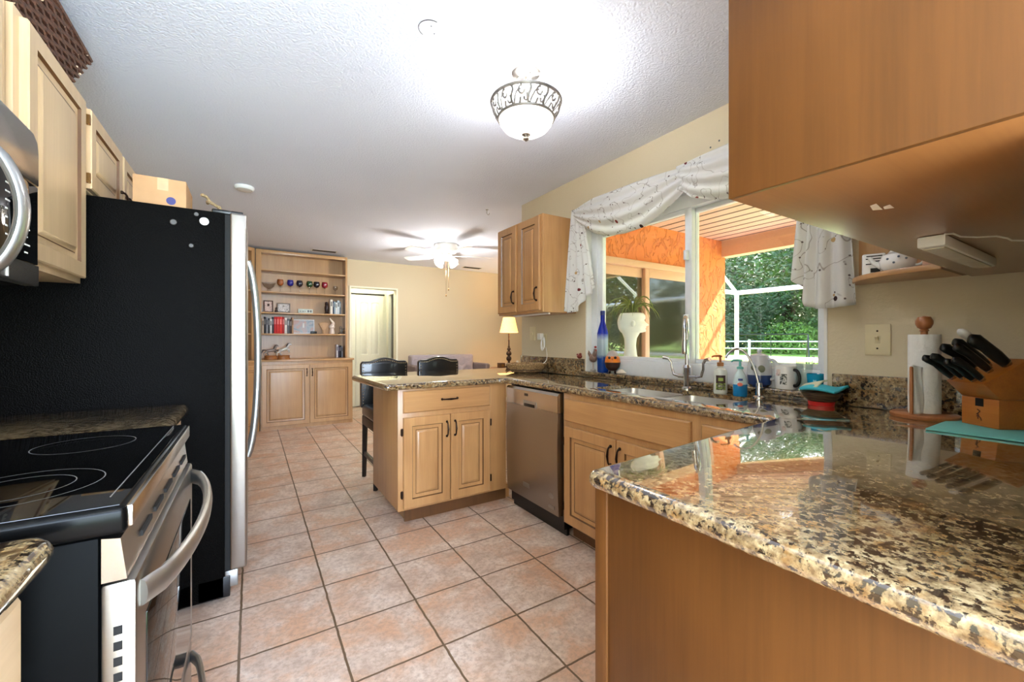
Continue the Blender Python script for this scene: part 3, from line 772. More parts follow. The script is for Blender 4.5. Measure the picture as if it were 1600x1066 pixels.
def bow(z, bulge, rz):
    pts = []
    for i in range(21):
        t = i/20; y = RY0+.03+(RY1-RY0-.06)*t; pts.append((-.158+bulge*(math.sin(PI*t)**.55), y, z))
    return MB().tube(pts, rz, 12, flat=(.62, 1.35))
bow(.757, .062, .017).build('handle', satin, dr)
dw = MB().box(-.205, -.162, RY0+.004, RY1-.004, .055, .228, .008, 2).build('storage_drawer', stainless, c)
bow(.185, .05, .014).build('handle', satin, dw)
for x in (-.82, -.25):
    for y in (RY0+.05, RY1-.05): MB().cyl((x, y, 0), (x, y, .035), .018).build('foot', black_pl, c)

# microwave
MX = -.50
c = thing('microwave', 'stainless over-the-range microwave with a bowed handle', 'microwave', (-.69, 1.3, 1.34))
MB().box(-.87, MX-.03, .925, 1.685, 1.338, 1.775, .004).build('body', black_en, c)
MB().prism([(.925, 1.615), (1.682, 1.615), (1.682, 1.705), (1.674, 1.735), (1.65, 1.752), (.925, 1.775)], MX-.03, MX, 'x', b=.003).build('top_band', stainless_y, c)
MB().box(MX-.03, MX, .925, 1.683, 1.338, 1.395, .003).build('bottom_band', stainless_y, c)
MB().box(MX-.03, MX-.002, 1.47, 1.682, 1.397, 1.613, .002).build('control_panel', black_gl, c)
dd = MB().box(MX-.03, MX, .926, 1.468, 1.397, 1.613, .004).build('door', stainless_y, c)
MB().box(MX-.001, MX+.001, .98, 1.40, 1.425, 1.585).build('window', black_gl, dd)
pts = [(MX+.046*math.sin(PI*i/16)**.7, 1.437, 1.355+.275*i/16) for i in range(17)]
MB().tube(pts, .016, 12, flat=(1.25, .8)).build('handle', satin, dd)
m = MB(); m2 = MB()
for k in range(9):
    z = 1.592-k*.021; m.box(MX-.0022, MX-.0013, 1.50, 1.50+(.022 if k < 4 else .010), z, z+.004)
    m2.box(MX-.0022, MX-.0013, 1.60, 1.60+(.030 if k % 2 else .018), z-.006, z-.002)
m.build('key_legend', white_pl, c); m2.build('key_legend', white_pl, c)
MB().box(MX-.001, MX+.001, 1.50, 1.508, 1.345, 1.392).build('seam', white_pl, c)

# left counters
c = thing('countertop', 'narrow granite counter strip between the range and the refrigerator', 'countertop', (-.55, 1.98, .874))
slab(round_poly([(-.88, 1.695), (-.222, 1.695), (-.222, 2.262), (-.88, 2.262)], {1: .012, 2: .05}), .874, .914).build('worktop', gran, c, ang=50)
c = thing('base_cabinet', 'narrow maple base cabinet between the range and the refrigerator', 'cabinet', (-.55, 1.98, 0))
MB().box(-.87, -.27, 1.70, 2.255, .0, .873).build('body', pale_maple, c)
MB().panel((-.27, 1.72, .722), Y3, X3, .51, .14, .02, flat=True).build('drawer', [cool_lit_maple_y, glaze], c)
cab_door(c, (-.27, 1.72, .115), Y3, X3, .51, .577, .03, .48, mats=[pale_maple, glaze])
c = thing('countertop', 'granite counter corner in the lower left foreground, near side of the range', 'countertop', (-.55, .5, .874))
slab(round_poly([(-.88, .1), (-.232, .1), (-.232, .865), (-.88, .865)], {2: .045, 1: .02}), .874, .914).build('worktop', gran, c, ang=50)
c = thing('base_cabinet', 'maple base cabinet in the lower left corner, near side of the range', 'cabinet', (-.55, .5, 0))
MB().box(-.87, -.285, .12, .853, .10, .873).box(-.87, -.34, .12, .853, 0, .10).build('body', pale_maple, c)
MB().panel((-.285, .14, .70), Y3, X3, .70, .14, .02, flat=True).build('drawer', [cool_lit_maple_y, glaze], c)
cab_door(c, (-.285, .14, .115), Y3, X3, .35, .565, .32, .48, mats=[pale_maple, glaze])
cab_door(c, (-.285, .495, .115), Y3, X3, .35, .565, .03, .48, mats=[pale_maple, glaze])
# ------------------------------------------------------------------ lamps
def glow(name, col, strength, ecol):
    return plain(name, col, .4, var=.01, emit=strength, ecol=ecol)
bowl_m = glow('lit_frosted_glass', H(255, 250, 240), 2.2, H(255, 246, 232))
bulb_m = glow('lit_bulb', H(255, 250, 240), 9, H(255, 240, 215))
lx, ly = 1.088, 1.605
c = thing('ceiling_light', 'semi-flush ceiling light with a frosted bowl in a pierced metal rim', 'ceiling light', (lx, ly, 2.44))
MB().lathe([(0, 2.44), (.068, 2.44), (.068, 2.432), (.060, 2.424), (.022, 2.418), (0, 2.418)], (lx, ly, 0), 28).build('canopy', nickel, c)
pewter_d = plain('antique_pewter', H(128, 124, 120), .45, .6, .1)
m = MB(); K = 12
def rimpt(a, t):      # t 0 = top outer ring, 1 = lower ring
    r = .160+(.129-.160)*t+.006*math.sin(PI*t); z = 2.297+(2.222-2.297)*t
    return (lx+r*math.cos(a), ly+r*math.sin(a), z)
m.tube([rimpt(2*PI*k/48, 0) for k in range(48)], .0085, 8, closed=True)
m.tube([rimpt(2*PI*k/48, 1) for k in range(48)], .0062, 8, closed=True)
for k in range(K):
    a0 = 2*PI*k/K; da = 2*PI/K
    m.tube([rimpt(a0+da*(.08*math.sin(s/10*2*PI)+.05), s/10) for s in range(11)], .0058, 6)
    m.tube([rimpt(a0+da*(.1+.5*s/8), .95-.62*math.sin(PI*.62*s/8)) for s in range(9)], .0040, 6)
    m.tube([rimpt(a0+da*(.62+.16*math.cos(q)), .36+.2*math.sin(q)) for q in [i*.55 for i in range(10)]], .005, 6)
    m.tube([rimpt(a0+da*(.85-.12*math.cos(q)), .68+.18*math.sin(q)) for q in [i*.6 for i in range(8)]], .005, 6)
    m.tube([rimpt(a0+da*(.45+.12*s/4), 1-.3*s/4) for s in range(5)], .0052, 6)
m.build('pierced_rim', pewter_d, c)
MB().lathe([(.127, 2.224), (.126, 2.214), (.119, 2.196), (.103, 2.176), (.078, 2.161), (.045, 2.153), (0, 2.150)], (lx, ly, 0), 40).build('bowl', bowl_m, c)
MB().lathe([(0, 2.152), (.020, 2.151), (.021, 2.146), (.012, 2.141), (.008, 2.138), (.015, 2.132), (.015, 2.126), (.007, 2.119), (0, 2.118)], (lx, ly, 0), 18).build('finial', nickel, c)
for k in range(3):
    a = 2*PI*k/3+.45; m = MB()
    d = Vector((math.cos(a), math.sin(a), 0)); P0 = Vector((lx, ly, 0))
    m.tube(bez(P0+d*.03+Vector((0, 0, 2.425)), P0+d*.05+Vector((0, 0, 2.37)), P0+d*.155+Vector((0, 0, 2.39)), P0+d*.158+Vector((0, 0, 2.297)), 12), .005, 8)
    m.build('arm', nickel, c)
for k in range(3):
    a = 2*PI*k/3; MB().ball((lx+.05*math.cos(a), ly+.05*math.sin(a), 2.262), (.019, .019, .028), 12).build('bulb', bulb_m, c)
MB().cyl((lx, ly, 2.15), (lx, ly, 2.42), .006, seg=10).build('stem', nickel, c)
lamp('ceiling_light_bulbs', 'POINT', (lx, ly, 2.31), 11, (.92, .96, 1.05), shadow_soft_size=.05)

copy_tree(c, (.05, -1.25, 2.44), label='added unseen ceiling light behind the viewer, copied from the one in view')  # copy added out of view to brighten the near floor and ceiling
lamp('rear_fill_bulbs', 'POINT', (.05, -1.25, 2.31), 27, (.92, .96, 1), shadow_soft_size=.05)

fx0, fy0 = 2.18, 5.09
c = thing('ceiling_fan', 'white five-blade ceiling fan with lit glass shades', 'ceiling fan', (fx0, fy0, 2.44))
fanw = plain('fan_white', H(238, 234, 226), .35, var=.02); tulip = glow('lit_tulip_glass', H(255, 252, 245), 1.1, H(255, 248, 232))
MB().lathe([(0, 2.44), (.15, 2.44), (.155, 2.42), (.15, 2.40), (.152, 2.392), (.148, 2.36), (.125, 2.335), (.08, 2.322), (0, 2.32)], (fx0, fy0, 0), 36).build('motor_housing', fanw, c)
MB().lathe([(0, 2.322), (.07, 2.322), (.075, 2.30), (.06, 2.28), (.062, 2.262), (.045, 2.24), (0, 2.235)], (fx0, fy0, 0), 28).build('light_kit', fanw, c)
for k in range(5):
    a = math.radians(-32.2+15+72*k); R = Matrix.Translation((fx0, fy0, 2.300)) @ Matrix.Rotation(a, 4, 'Z') @ Matrix.Rotation(math.radians(11), 4, 'X')
    pts = [(.20, -.045), (.24, -.058), (.60, -.068), (.625, -.05), (.63, 0), (.625, .05), (.60, .068), (.24, .058), (.20, .045)]
    b = MB().prism(pts, -.003, .003, 'z', M=R).build('blade', fanw, c)
    MB().prism([(.07, -.014), (.15, -.012), (.20, -.035), (.27, -.02), (.27, .02), (.20, .035), (.15, .012), (.07, .014)], -.009, -.003, 'z', M=R).build('blade_bracket', fanw, b)
for k in range(4):
    a = math.radians(20+90*k); d = Vector((math.cos(a), math.sin(a), 0)); p = Vector((fx0, fy0, 2.262))+d*.075
    M = Matrix.Translation(p) @ d.to_track_quat('X', 'Z').to_matrix().to_4x4() @ Matrix.Rotation(math.radians(135), 4, 'Y')
    s = MB().lathe([(.018, 0), (.03, .02), (.046, .055), (.052, .085), (.060, .10)], (0, 0, 0), 20, M=M).build('lamp_shade', tulip, c)
for dx, z in ((.02, 1.86), (-.015, 1.78)):
    m = MB().tube([(fx0+dx, fy0-.03, 2.24), (fx0+dx, fy0-.03, z)], .0022, 6).ball((fx0+dx, fy0-.03, z-.012), (.009, .009, .014), 10); m.build('pull_chain', brass, c)
lamp('fan_bulbs', 'POINT', (fx0, fy0, 2.08), 25, (1, .96, .91), shadow_soft_size=.10)
lamp('fan_bulbs_upward', 'POINT', (fx0, fy0+.02, 2.265), .7, (1, .95, .88), shadow_soft_size=.05)

# hall ceiling light
c = thing('ceiling_light', 'small dome ceiling light inside the hallway, above the opening', 'ceiling light', (1.6, 7.3, 2.44))
MB().lathe([(0, 2.44), (.11, 2.44), (.11, 2.42), (0, 2.42)], (1.6, 7.3, 0), 24).build('canopy', nickel, c)
MB().lathe([(.10, 2.42), (.09, 2.38), (.05, 2.355), (0, 2.35)], (1.6, 7.3, 0), 24).build('bowl', bowl_m, c)
lamp('hall_bulb', 'POINT', (1.6, 7.3, 2.25), 5.4, (1, 1, .88), shadow_soft_size=.08)

# end table and lamp
wood_dk = wood('walnut_wood', H(112, 74, 46), H(78, 48, 28), 0)
tx, ty = 3.75, 6.05
c = thing('end_table', 'brown wooden end table under the lamp, right of the settee', 'table', (tx, ty, 0))
MB().box(tx-.36, tx+.30, ty-.25, ty+.25, .68, .715, .006).build('tabletop', wood_dk, c)
MB().box(tx-.32, tx+.26, ty-.21, ty+.21, .56, .68).build('apron', wood_dk, c)
for sx in (-.31, .25):
    for sy in (-.20, .20): MB().box(tx+sx-.02, tx+sx+.02, ty+sy-.02, ty+sy+.02, 0, .57, .003).build('leg', wood_dk, c)
lxx, lyy = 3.765, 6.08
c = thing('table_lamp', 'table lamp with a glowing pleated shade and a dark turned stem', 'lamp', (lxx, lyy, .715))
stem_m = plain('dark_bronzed_wood', H(62, 46, 36), .35, .3)
MB().lathe([(0, .715), (.075, .715), (.078, .728), (.05, .745), (.03, .765), (.02, .80), (.02, .82), (.04, .84), (.046, .865), (.04, .892), (.02, .91), (.044, .935), (.047, .955), (.038, .982), (.018, .998), (.032, 1.02), (.033, 1.035), (.016, 1.06), (.02, 1.075), (.012, 1.09), (.011, 1.17), (.017, 1.18), (.012, 1.19), (.012, 1.30), (0, 1.30)], (lxx, lyy, 0), 22).build('stem', stem_m, c)
def pleated():
    m, nt, N, L, b = new_mat('lit_pleated_shade')
    v = coords(nt); n = noise(nt, v, 60, 2)
    L.new(ramp(nt, n, [(.3, H(255, 214, 150)), (.7, H(255, 232, 186))]), b.inputs['Base Color']); b.inputs['Roughness'].default_value = .8
    b.inputs['Emission Color'].default_value = H(255, 190, 104); b.inputs['Emission Strength'].default_value = .95; return m
m = MB(); n = 96; vs = []
for k in range(n):
    a = 2*PI*k/n; w = .004*(1 if k % 2 else -1)
    vs += [(lxx+(.155+w)*math.cos(a), lyy+(.155+w)*math.sin(a), 1.315), (lxx+(.098+w*.6)*math.cos(a), lyy+(.098+w*.6)*math.sin(a), 1.575)]
m.raw(vs, [(2*k, (2*k+2) % (2*n), (2*k+3) % (2*n), 2*k+1) for k in range(n)])
m.build('lamp_shade', pleated(), c, ang=180)
MB().ball((lxx, lyy, 1.42), (.028, .028, .038), 12).build('bulb', bulb_m, c)
lamp('table_lamp_bulb', 'POINT', (lxx, lyy, 1.48), 8, (1, .74, .45), shadow_soft_size=.04)
tag(MB().box(3.52, 3.62, 5.96, 6.06, .7155, .80, .004).box(3.545, 3.595, 5.957, 5.96, .735, .78, mi=1).build('wooden_box', [wood_dk, brass], loc=(3.57, 6.01, .7155)), 'small brown wooden box on the end table', 'box')
tag(MB().lathe([(0, 0), (.03, 0), (.038, .04), (.03, .08), (.018, .10), (.024, .115), (.018, .115), (.0, .10)], (3.90, 6.02, .7155), 18).build('vase', white_cer, loc=(3.90, 6.02, .7155)), 'small white vase on the end table by the wall corner', 'vase')

# settee
grey_fab = plain('grey_linen', H(168, 158, 164), .9, var=.07, vs=40, bmp=.3, bs=400)
grey_fd = plain('dark_grey_linen', H(120, 106, 102), .9, var=.07, vs=40, bmp=.3, bs=400)
sx0, sx1, sy = 2.06, 3.34, 6.25
c = thing('settee', 'grey tufted settee against the far wall behind the bar stools', 'sofa', ((sx0+sx1)/2, 6.3, 0))
MB().box(sx0+.08, sx1-.08, 5.95, 6.62, .14, .30, .02).build('base', grey_fab, c)
for k in range(2):
    w = (sx1-sx0-.22)/2; MB().box(sx0+.11+k*w, sx0+.11+(k+1)*w-.006, 5.93, 6.45, .30, .45, .04, 4).build('seat_cushion', grey_fab, c)
bx0, bx1 = sx0+.10, sx1-.08
btn = [(bx0+.11+.19*i+(.095 if j % 2 else 0), .54+.13*j) for j in range(3) for i in range(6) if bx0+.11+.19*i+(.095 if j % 2 else 0) < bx1-.05]
def back(u, v):
    x = bx0+(bx1-bx0)*u; z = .42+.52*v
    d = min(math.hypot(x-a, z-b) for a, b in btn); e = min(u, 1-u, 1.0)*(bx1-bx0); f = min(1, min(e, (1-v)*.52)/.04)
    return (x, 6.42+.08*v-.075*(.35+.65*min(1, d/.09))*f**.5, z)
m = MB().grid(back, 64, 26); m.box(bx0, bx1, 6.42, 6.62, .30, .94, .03, 3); m.build('backrest', grey_fab, c, ang=70)
m = MB()
for a, b in btn: m.ball((a, 6.395+.08*(b-.42)/.52, b), (.012, .006, .012), 8)
m.build('buttons', grey_fd, c)
for x0, x1 in ((sx0, sx0+.10), (sx1-.08, sx1)): MB().box(x0, x1, 5.97, 6.62, .14, .80, .03, 3).build('armrest', grey_fd, c)
for x in (sx0+.08, sx1-.08):
    for y in (6.0, 6.56): MB().cyl((x, y, 0), (x, y, .145), .018, .026, 10).build('leg', black_wood, c)

# bar stools
nail = plain('brass_nail', H(150, 128, 98), .3, .9)
def stool():
    t = thing('bar_stool', '', 'bar stool', (0, 0, 0), 0, 'bar stools behind the granite bar')
    w = .205
    def top(x): return 1.0-.028*0+.030*math.cos(min(1, abs(x)/(w*.62))*PI/2)**1.2 - (.0 if abs(x) < w*.9 else .0)
    xs = [-w+2*w*i/24 for i in range(25)]
    poly = [(-w, .60)]+[(x, top(x)-(.022 if abs(x) > w*.96 else 0)) for x in xs]+[(w, .60)]
    MB().prism(poly, .205, .265, 'y', b=.010).build('backrest', black_leather, t, local=True)
    m = MB()
    for i in range(23):
        x = -w+.02+(2*w-.04)*i/22; m.ball((x, .2035, top(x)-.020), (.0055, .004, .0055), 6)
    for sgn in (-1, 1):
        for i in range(1, 15): m.ball((sgn*(w-.018), .2035, .975-i*.026), (.0055, .004, .0055), 6)
    m.build('nailhead_trim', nail, t, local=True)
    MB().box(-.20, .20, -.21, .22, .53, .63, .03, 4).build('seat', black_leather, t, local=True)
    MB().box(-.195, .195, -.20, .22, .46, .535, .004).build('seat_frame', black_wood, t, local=True)
    for sx in (-1, 1):
        MB().tube([(sx*.172, -.175, .47), (sx*.18, -.185, 0)], [.024, .018], 4).build('leg', black_wood, t, local=True, ang=20)
        MB().tube([(sx*.172, .20, .52), (sx*.178, .215, 0)], [.024, .018], 4).build('leg', black_wood, t, local=True, ang=20)
        MB().box(sx*.176-.010, sx*.176+.010, -.175, .205, .19, .225).build('stretcher', black_wood, t, local=True)
    MB().box(-.172, .172, -.192, -.170, .15, .19, .003).build('footrest', black_wood, t, local=True)
    return t
st = stool(); st.location = (1.012, 3.525, 0); st['label'] = 'black leather bar stool at the left end of the bar, by the hallway'
copy_tree(st, (1.545, 3.56, 0), .02, 'black leather bar stool in the middle of the bar, in front of the settee')

# ------------------------------------------------------------------ built-in bookcase
maple_b = wood('bookcase_maple', H(204, 162, 114), H(176, 132, 86), 2)
maple_bx = wood('bookcase_maple_level', H(204, 162, 114), H(176, 132, 86), 0)
SH = [1.275, 1.565, 1.85, 2.145]
def hutch(t, x0, x1, ls, rs):
    MB().box(x0, x1, .275, .288, .925, 2.405).build('back_panel', maple_b, t, local=True)
    MB().box(x0, x0+.018, .018, .275, .925, 2.405).build('side_panel', maple_b, t, local=True)
    MB().box(x1-.018, x1, .018, .275, .925, 2.405).build('side_panel', maple_b, t, local=True)
    MB().box(x0+.018, x1-.018, .018, .275, 2.385, 2.405).build('top_panel', maple_b, t, local=True)
    m = MB().box(x0, x0+ls, 0, .018, .925, 2.405, .001).box(x1-rs, x1, 0, .018, .925, 2.405, .001).box(x0+ls, x1-rs, 0, .018, 2.36, 2.405, .001)
    m.build('face_frame', maple_b, t, local=True)
    for z in SH: MB().box(x0+.018, x1-.018, .012, .275, z-.02, z, .002).build('shelf', maple_bx, t, local=True)
t = thing('bookcase', 'tall open maple bookcase hutch with goblets, frames and books on its shelves', 'bookcase', (.055, 6.485, 0)); hutch(t, 0, 1.152, .063, .027)
t = thing('base_cabinet', 'two-door maple base cabinet under the bookcase hutch', 'cabinet', (.68, 6.5, 0))
MB().box(.105, 1.245, 6.31, 6.775, .0, .90).build('body', maple_b, t)
MB().box(.100, 1.262, 6.275, 6.775, .90, .925, .004).build('top_board', maple_bx, t)
cab_door(t, (.118, 6.31, .045), X3, nY, .56, .81, .53, .70, mats=[maple_b, glaze]); cab_door(t, (.686, 6.31, .045), X3, nY, .55, .81, .03, .70, mats=[maple_b, glaze])
t = thing('bookcase', 'angled corner bookcase hutch at the left, half hidden by the refrigerator handle', 'bookcase', (.045, 6.475, 0), PI/4); hutch(t, -.62, 0, .03, .05)
t = thing('base_cabinet', 'angled corner base cabinet left of the two-door bookcase cabinet', 'cabinet', (.098, 6.30, 0), PI/4)
MB().box(-.62, -.005, .005, .40, .0, .90).build('body', maple_b, t, local=True)
MB().box(-.64, -.012, -.02, .40, .90, .925, .003).build('top_board', maple_bx, t, local=True)
MB().panel((-.60, .005, .045), X3, nY, .58, .81, .02).build('door', [maple_b, glaze], t, local=True)
# ------------------------------------------------------------------ things on the bookcase
ORD = ['first', 'second', 'third', 'fourth', 'fifth', 'sixth', 'seventh', 'eighth', 'ninth', 'tenth', 'eleventh', 'twelfth', 'thirteenth', 'fourteenth']
CM = {}
def colm(nm, rgb, rough=.5):
    if nm not in CM: CM[nm] = plain(nm+'_cover', H(*rgb), rough, var=.08, vs=60)
    return CM[nm]
paper = plain('paper_pages', H(232, 224, 206), .8)
def book(x, y, z, w, h, d, cname, rgb, label, group, tilt=0):
    t = thing('book', label, 'book', (x, y, z), 0, group)
    R = Matrix.Rotation(tilt, 4, 'Y')
    MB().box(0, w, 0, d, .0, h, .0015, M=R).build('cover', colm(cname, rgb), t, local=True)
    MB().box(.003, w-.003, .004, d+.0015, h-.004, h+.0008, M=R).build('pages', paper, t, local=True)
    MB().box(w*.2, w*.8, -.0008, .001, h*.55, h*.86, M=R).build('spine_label', colm(cname+'_title', tuple(min(255, int(q*.6+100)) if sum(rgb) < 400 else int(q*.55) for q in rgb)), t, local=True)
row = [('beige', (206, 186, 162)), ('black', (28, 26, 28)), ('grey', (150, 150, 156)), ('charcoal', (44, 44, 48)), ('white', (222, 220, 218)), ('navy', (38, 40, 52)), ('crimson', (196, 26, 26)), ('red', (214, 36, 30)), ('scarlet', (226, 48, 36)), ('dark red', (168, 30, 28)), ('ivory', (232, 222, 218)), ('slate', (92, 94, 98)), ('brown', (64, 42, 34)), ('tan', (184, 142, 106))]
x = .128
for i, (n, rgb) in enumerate(row):
    w = (.02, .024, .022, .02, .024, .022, .030, .032, .034, .026, .03, .03, .026, .02)[i]; h = .20+.028*((i*7) % 4)/3
    book(x, 6.565, SH[0]+.0005, w, h if i not in (6, 7, 8, 9) else .232, .15, n, rgb, f'{ORD[i]} book from the left on the lower book shelf, {n} spine', 'books on the lower book shelf')
    x += w+.0015
row = [('cream', (232, 226, 214), .032), ('dark blue', (48, 60, 84), .02), ('pale blue', (168, 190, 200), .018), ('white', (222, 220, 218), .02), ('light grey', (196, 206, 214), .03), ('steel', (120, 128, 136), .022)]
x = .985
for i, (n, rgb, w) in enumerate(row):
    book(x, 6.565, SH[1]+.0005, w, (.215, .195, .185, .175, .205, .19)[i], .15, n, rgb, f'{ORD[i]} book from the left at the right end of the frame shelf, {n} spine', 'books on the frame shelf'); x += w+.0015
row = [('pale', (206, 200, 206), .022), ('plum', (70, 54, 74), .02), ('black', (28, 26, 28), .024), ('grey', (150, 150, 156), .02)]
x = 1.075
for i, (n, rgb, w) in enumerate(row):
    book(x, 6.60, .9255, w, (.19, .175, .18, .165)[i], .13, n, rgb, f'{ORD[i]} disc case from the left on the cabinet top, {n} spine', 'disc cases on the cabinet top'); x += w+.0015
# goblets
clear = pane_mat('clear_goblet_glass', (.93, .93, .92, 1), 1.5)
def goblet(x, y, col, label, h=.175, r=.042, first=[None]):
    t = thing('goblet', label, 'glass', (x, y, SH[2]+.0005), 0, 'goblets on the glass shelf')
    MB().lathe([(0, 0), (.032, 0), (.032, .003), (.008, .008), (.004, .02), (.004, h*.48), (.008, h*.5)], (0, 0, 0), 18).build('stem', clear, t, local=True)
    g = plain('goblet_'+label.split()[0], H(*col), .08, coat=1) if col else clear
    MB().lathe([(.004, h*.49), (r*.75, h*.56), (r, h*.70), (r*.98, h*.86), (r*.86, h), (r*.84, h), (r*.95, h*.85), (r*.96, h*.70), (r*.7, h*.575), (.003, h*.51)], (0, 0, 0), 20).build('bowl', g, t, local=True)
for x, col, l in ((.345, (150, 82, 36), 'amber goblet, first coloured goblet from the left'), (.468, (24, 28, 130), 'blue goblet beside the amber one'), (.585, (24, 22, 40), 'blackish goblet between the blue and the green one'),
                  (.712, (30, 66, 36), 'green goblet in the middle of the glass shelf'), (.805, (26, 18, 28), 'black goblet between the green and the red one'), (.912, (140, 24, 44), 'red goblet, last of the coloured goblets')):
    goblet(x, 6.58, col, l)
goblet(1.055, 6.58, None, 'small clear glass at the right end of the glass shelf', .13, .034)
tag(MB().lathe([(0, 0), (.05, 0), (.03, .012), (.02, .03), (.06, .07), (.085, .12), (.08, .12), (.056, .072), (.0, .035)], (.21, 6.6, SH[2]+.0005), 24).build('glass_bowl', clear, loc=(.21, 6.6, SH[2]+.0005)), 'clear footed glass bowl at the left end of the glass shelf', 'bowl')
# frames
def frame(x, y, z, w, h, fm, pic, label, rz=0, lean=.12, name='photo_frame', cat='picture frame'):
    t = thing(name, label, cat, (x, y, z), rz); R = Matrix.Rotation(-lean, 4, 'X'); b = .014
    MB().box(-w/2, w/2, 0, .012, 0, b, .002, M=R).box(-w/2, w/2, 0, .012, h-b, h, .002, M=R).box(-w/2, -w/2+b, 0, .012, b, h-b, .002, M=R).box(w/2-b, w/2, 0, .012, b, h-b, .002, M=R).build('frame', fm, t, local=True)
    MB().box(-w/2+b-.001, w/2-b+.001, .005, .009, b-.001, h-b+.001, M=R).build('picture', pic, t, local=True)
    MB().box(-.012, .012, .03, .036, 0, h*.7, M=Matrix.Rotation(.18, 4, 'X') @ Matrix.Translation((0, -.0, 0))).build('stand', fm, t, local=True)
    return t
def blotch(name, cols, sc):
    m, nt, N, L, b = new_mat(name); f = noise(nt, coords(nt), sc, 3, .55, .8); k = len(cols)
    L.new(ramp(nt, f, [(.28+.44*i/(k-1), H(*c)) for i, c in enumerate(cols)]), b.inputs['Base Color']); b.inputs['Roughness'].default_value = .35; return m
brownf = plain('brown_frame', H(82, 54, 40), .4); silverf = plain('silver_frame', H(128, 116, 106), .35, .5)
frame(.205, 6.58, SH[1]+.001, .115, .165, brownf, blotch('portrait_photo', [(150, 110, 100), (226, 200, 190), (70, 54, 52)], 22), 'dark framed portrait photograph at the left end of the frame shelf', .12)
frame(.385, 6.56, SH[1]+.001, .165, .135, silverf, blotch('group_photo', [(70, 62, 62), (226, 220, 218), (120, 104, 100)], 30), 'wide photograph in a silvery frame beside the dark framed portrait')
frame(.635, 6.58, SH[0]+.001, .285, .205, plain('white_frame', H(214, 214, 216), .4), blotch('landscape_print', [(112, 128, 146), (162, 172, 182), (190, 156, 148), (150, 146, 140)], 9), 'large framed picture in greys and pink on the lower book shelf')
tag(MB().box(.72, .80, 6.51, 6.55, SH[0]+.0005, SH[0]+.035, .003).build('box', black_pl, loc=(.76, 6.53, SH[0]+.0005)), 'small black box in front of the grey and pink picture', 'box')
t = thing('block_sign', 'low whitish block sign in the middle of the frame shelf', 'sign', (.66, 6.57, SH[1]+.0005))
MB().box(-.095, .095, 0, .04, 0, .062, .003).build('block', plain('pale_green_paint', H(206, 214, 204), .6), t, local=True)
m = MB()
for k, w in enumerate((.018, .024, .012)): m.box(-.075+k*.032, -.075+k*.032+w, -.0006, .001, .022, .034)
m.box(.024, .046, -.0006, .001, .016, .046).box(.056, .078, -.0006, .001, .016, .046)
m.build('marks', grey_pl, t, local=True)
dark_fig = plain('dark_figurine', H(44, 26, 24), .4)
tag(MB().lathe([(0, 0), (.03, 0), (.032, .01), (.02, .03), (.028, .07), (.03, .10), (.022, .13), (.026, .15), (.02, .175), (0, .185)], (.945, 6.62, SH[1]+.0005), 16).ball((.945, 6.595, SH[1]+.14), (.012, .014, .01), 8).build('figurine', dark_fig, loc=(.945, 6.62, SH[1]+.0005)), 'dark owl-like figurine beside the books on the frame shelf', 'figurine')
tag(MB().lathe([(0, 0), (.02, 0), (.022, .02), (.012, .04), (.016, .06), (0, .075)], (.297, 6.57, SH[1]+.0005), 14).build('figurine', dark_fig, loc=(.297, 6.57, SH[1]+.0005)), 'tiny dark figurine between the two photo frames', 'figurine')
ivory = plain('ivory_porcelain', H(232, 212, 196), .3, coat=.4)
t = thing('figurine', 'ivory bird figurine with a long raised neck on the lower book shelf', 'figurine', (1.01, 6.58, SH[0]+.0005))
MB().lathe([(0, 0), (.035, 0), (.04, .02), (.03, .07), (.02, .08), (0, .08)], (0, 0, 0), 18).build('base', ivory, t, local=True)
MB().ball((0, 0, .105), (.042, .03, .04), 14).tube(bez((.0, 0, .12), (.05, 0, .17), (-.02, 0, .18), (-.028, 0, .235), 10), [.03, .027, .024, .022, .02, .018, .016, .014, .013, .012, .008], 10).build('body', ivory, t, local=True, ang=180)
t = thing('fan_ornament', 'flat tan fan-shaped ornament beside the ivory bird', 'ornament', (.905, 6.60, SH[0]+.0005))
MB().prism([(-.012, 0), (.012, 0), (.014, .05), (.062, .155), (.03, .165), (-.03, .165), (-.07, .155), (-.014, .05)], 0, .012, 'y', b=.003).build('fan', plain('tan_wood', H(192, 152, 112), .5), t, local=True)
t = thing('figurine', 'small grey figurine on a dark base at the right end of the lower book shelf', 'figurine', (1.14, 6.58, SH[0]+.0005))
MB().lathe([(0, 0), (.045, 0), (.045, .012), (.0, .018)], (0, 0, 0), 16).build('base', dark_fig, t, local=True)
MB().ball((0, 0, .05), (.026, .02, .036), 12).ball((-.01, -.005, .094), (.018, .018, .02), 12).ball((.03, 0, .075), (.02, .008, .012), 8).build('body', plain('grey_figure', H(136, 124, 114), .4), t, local=True)
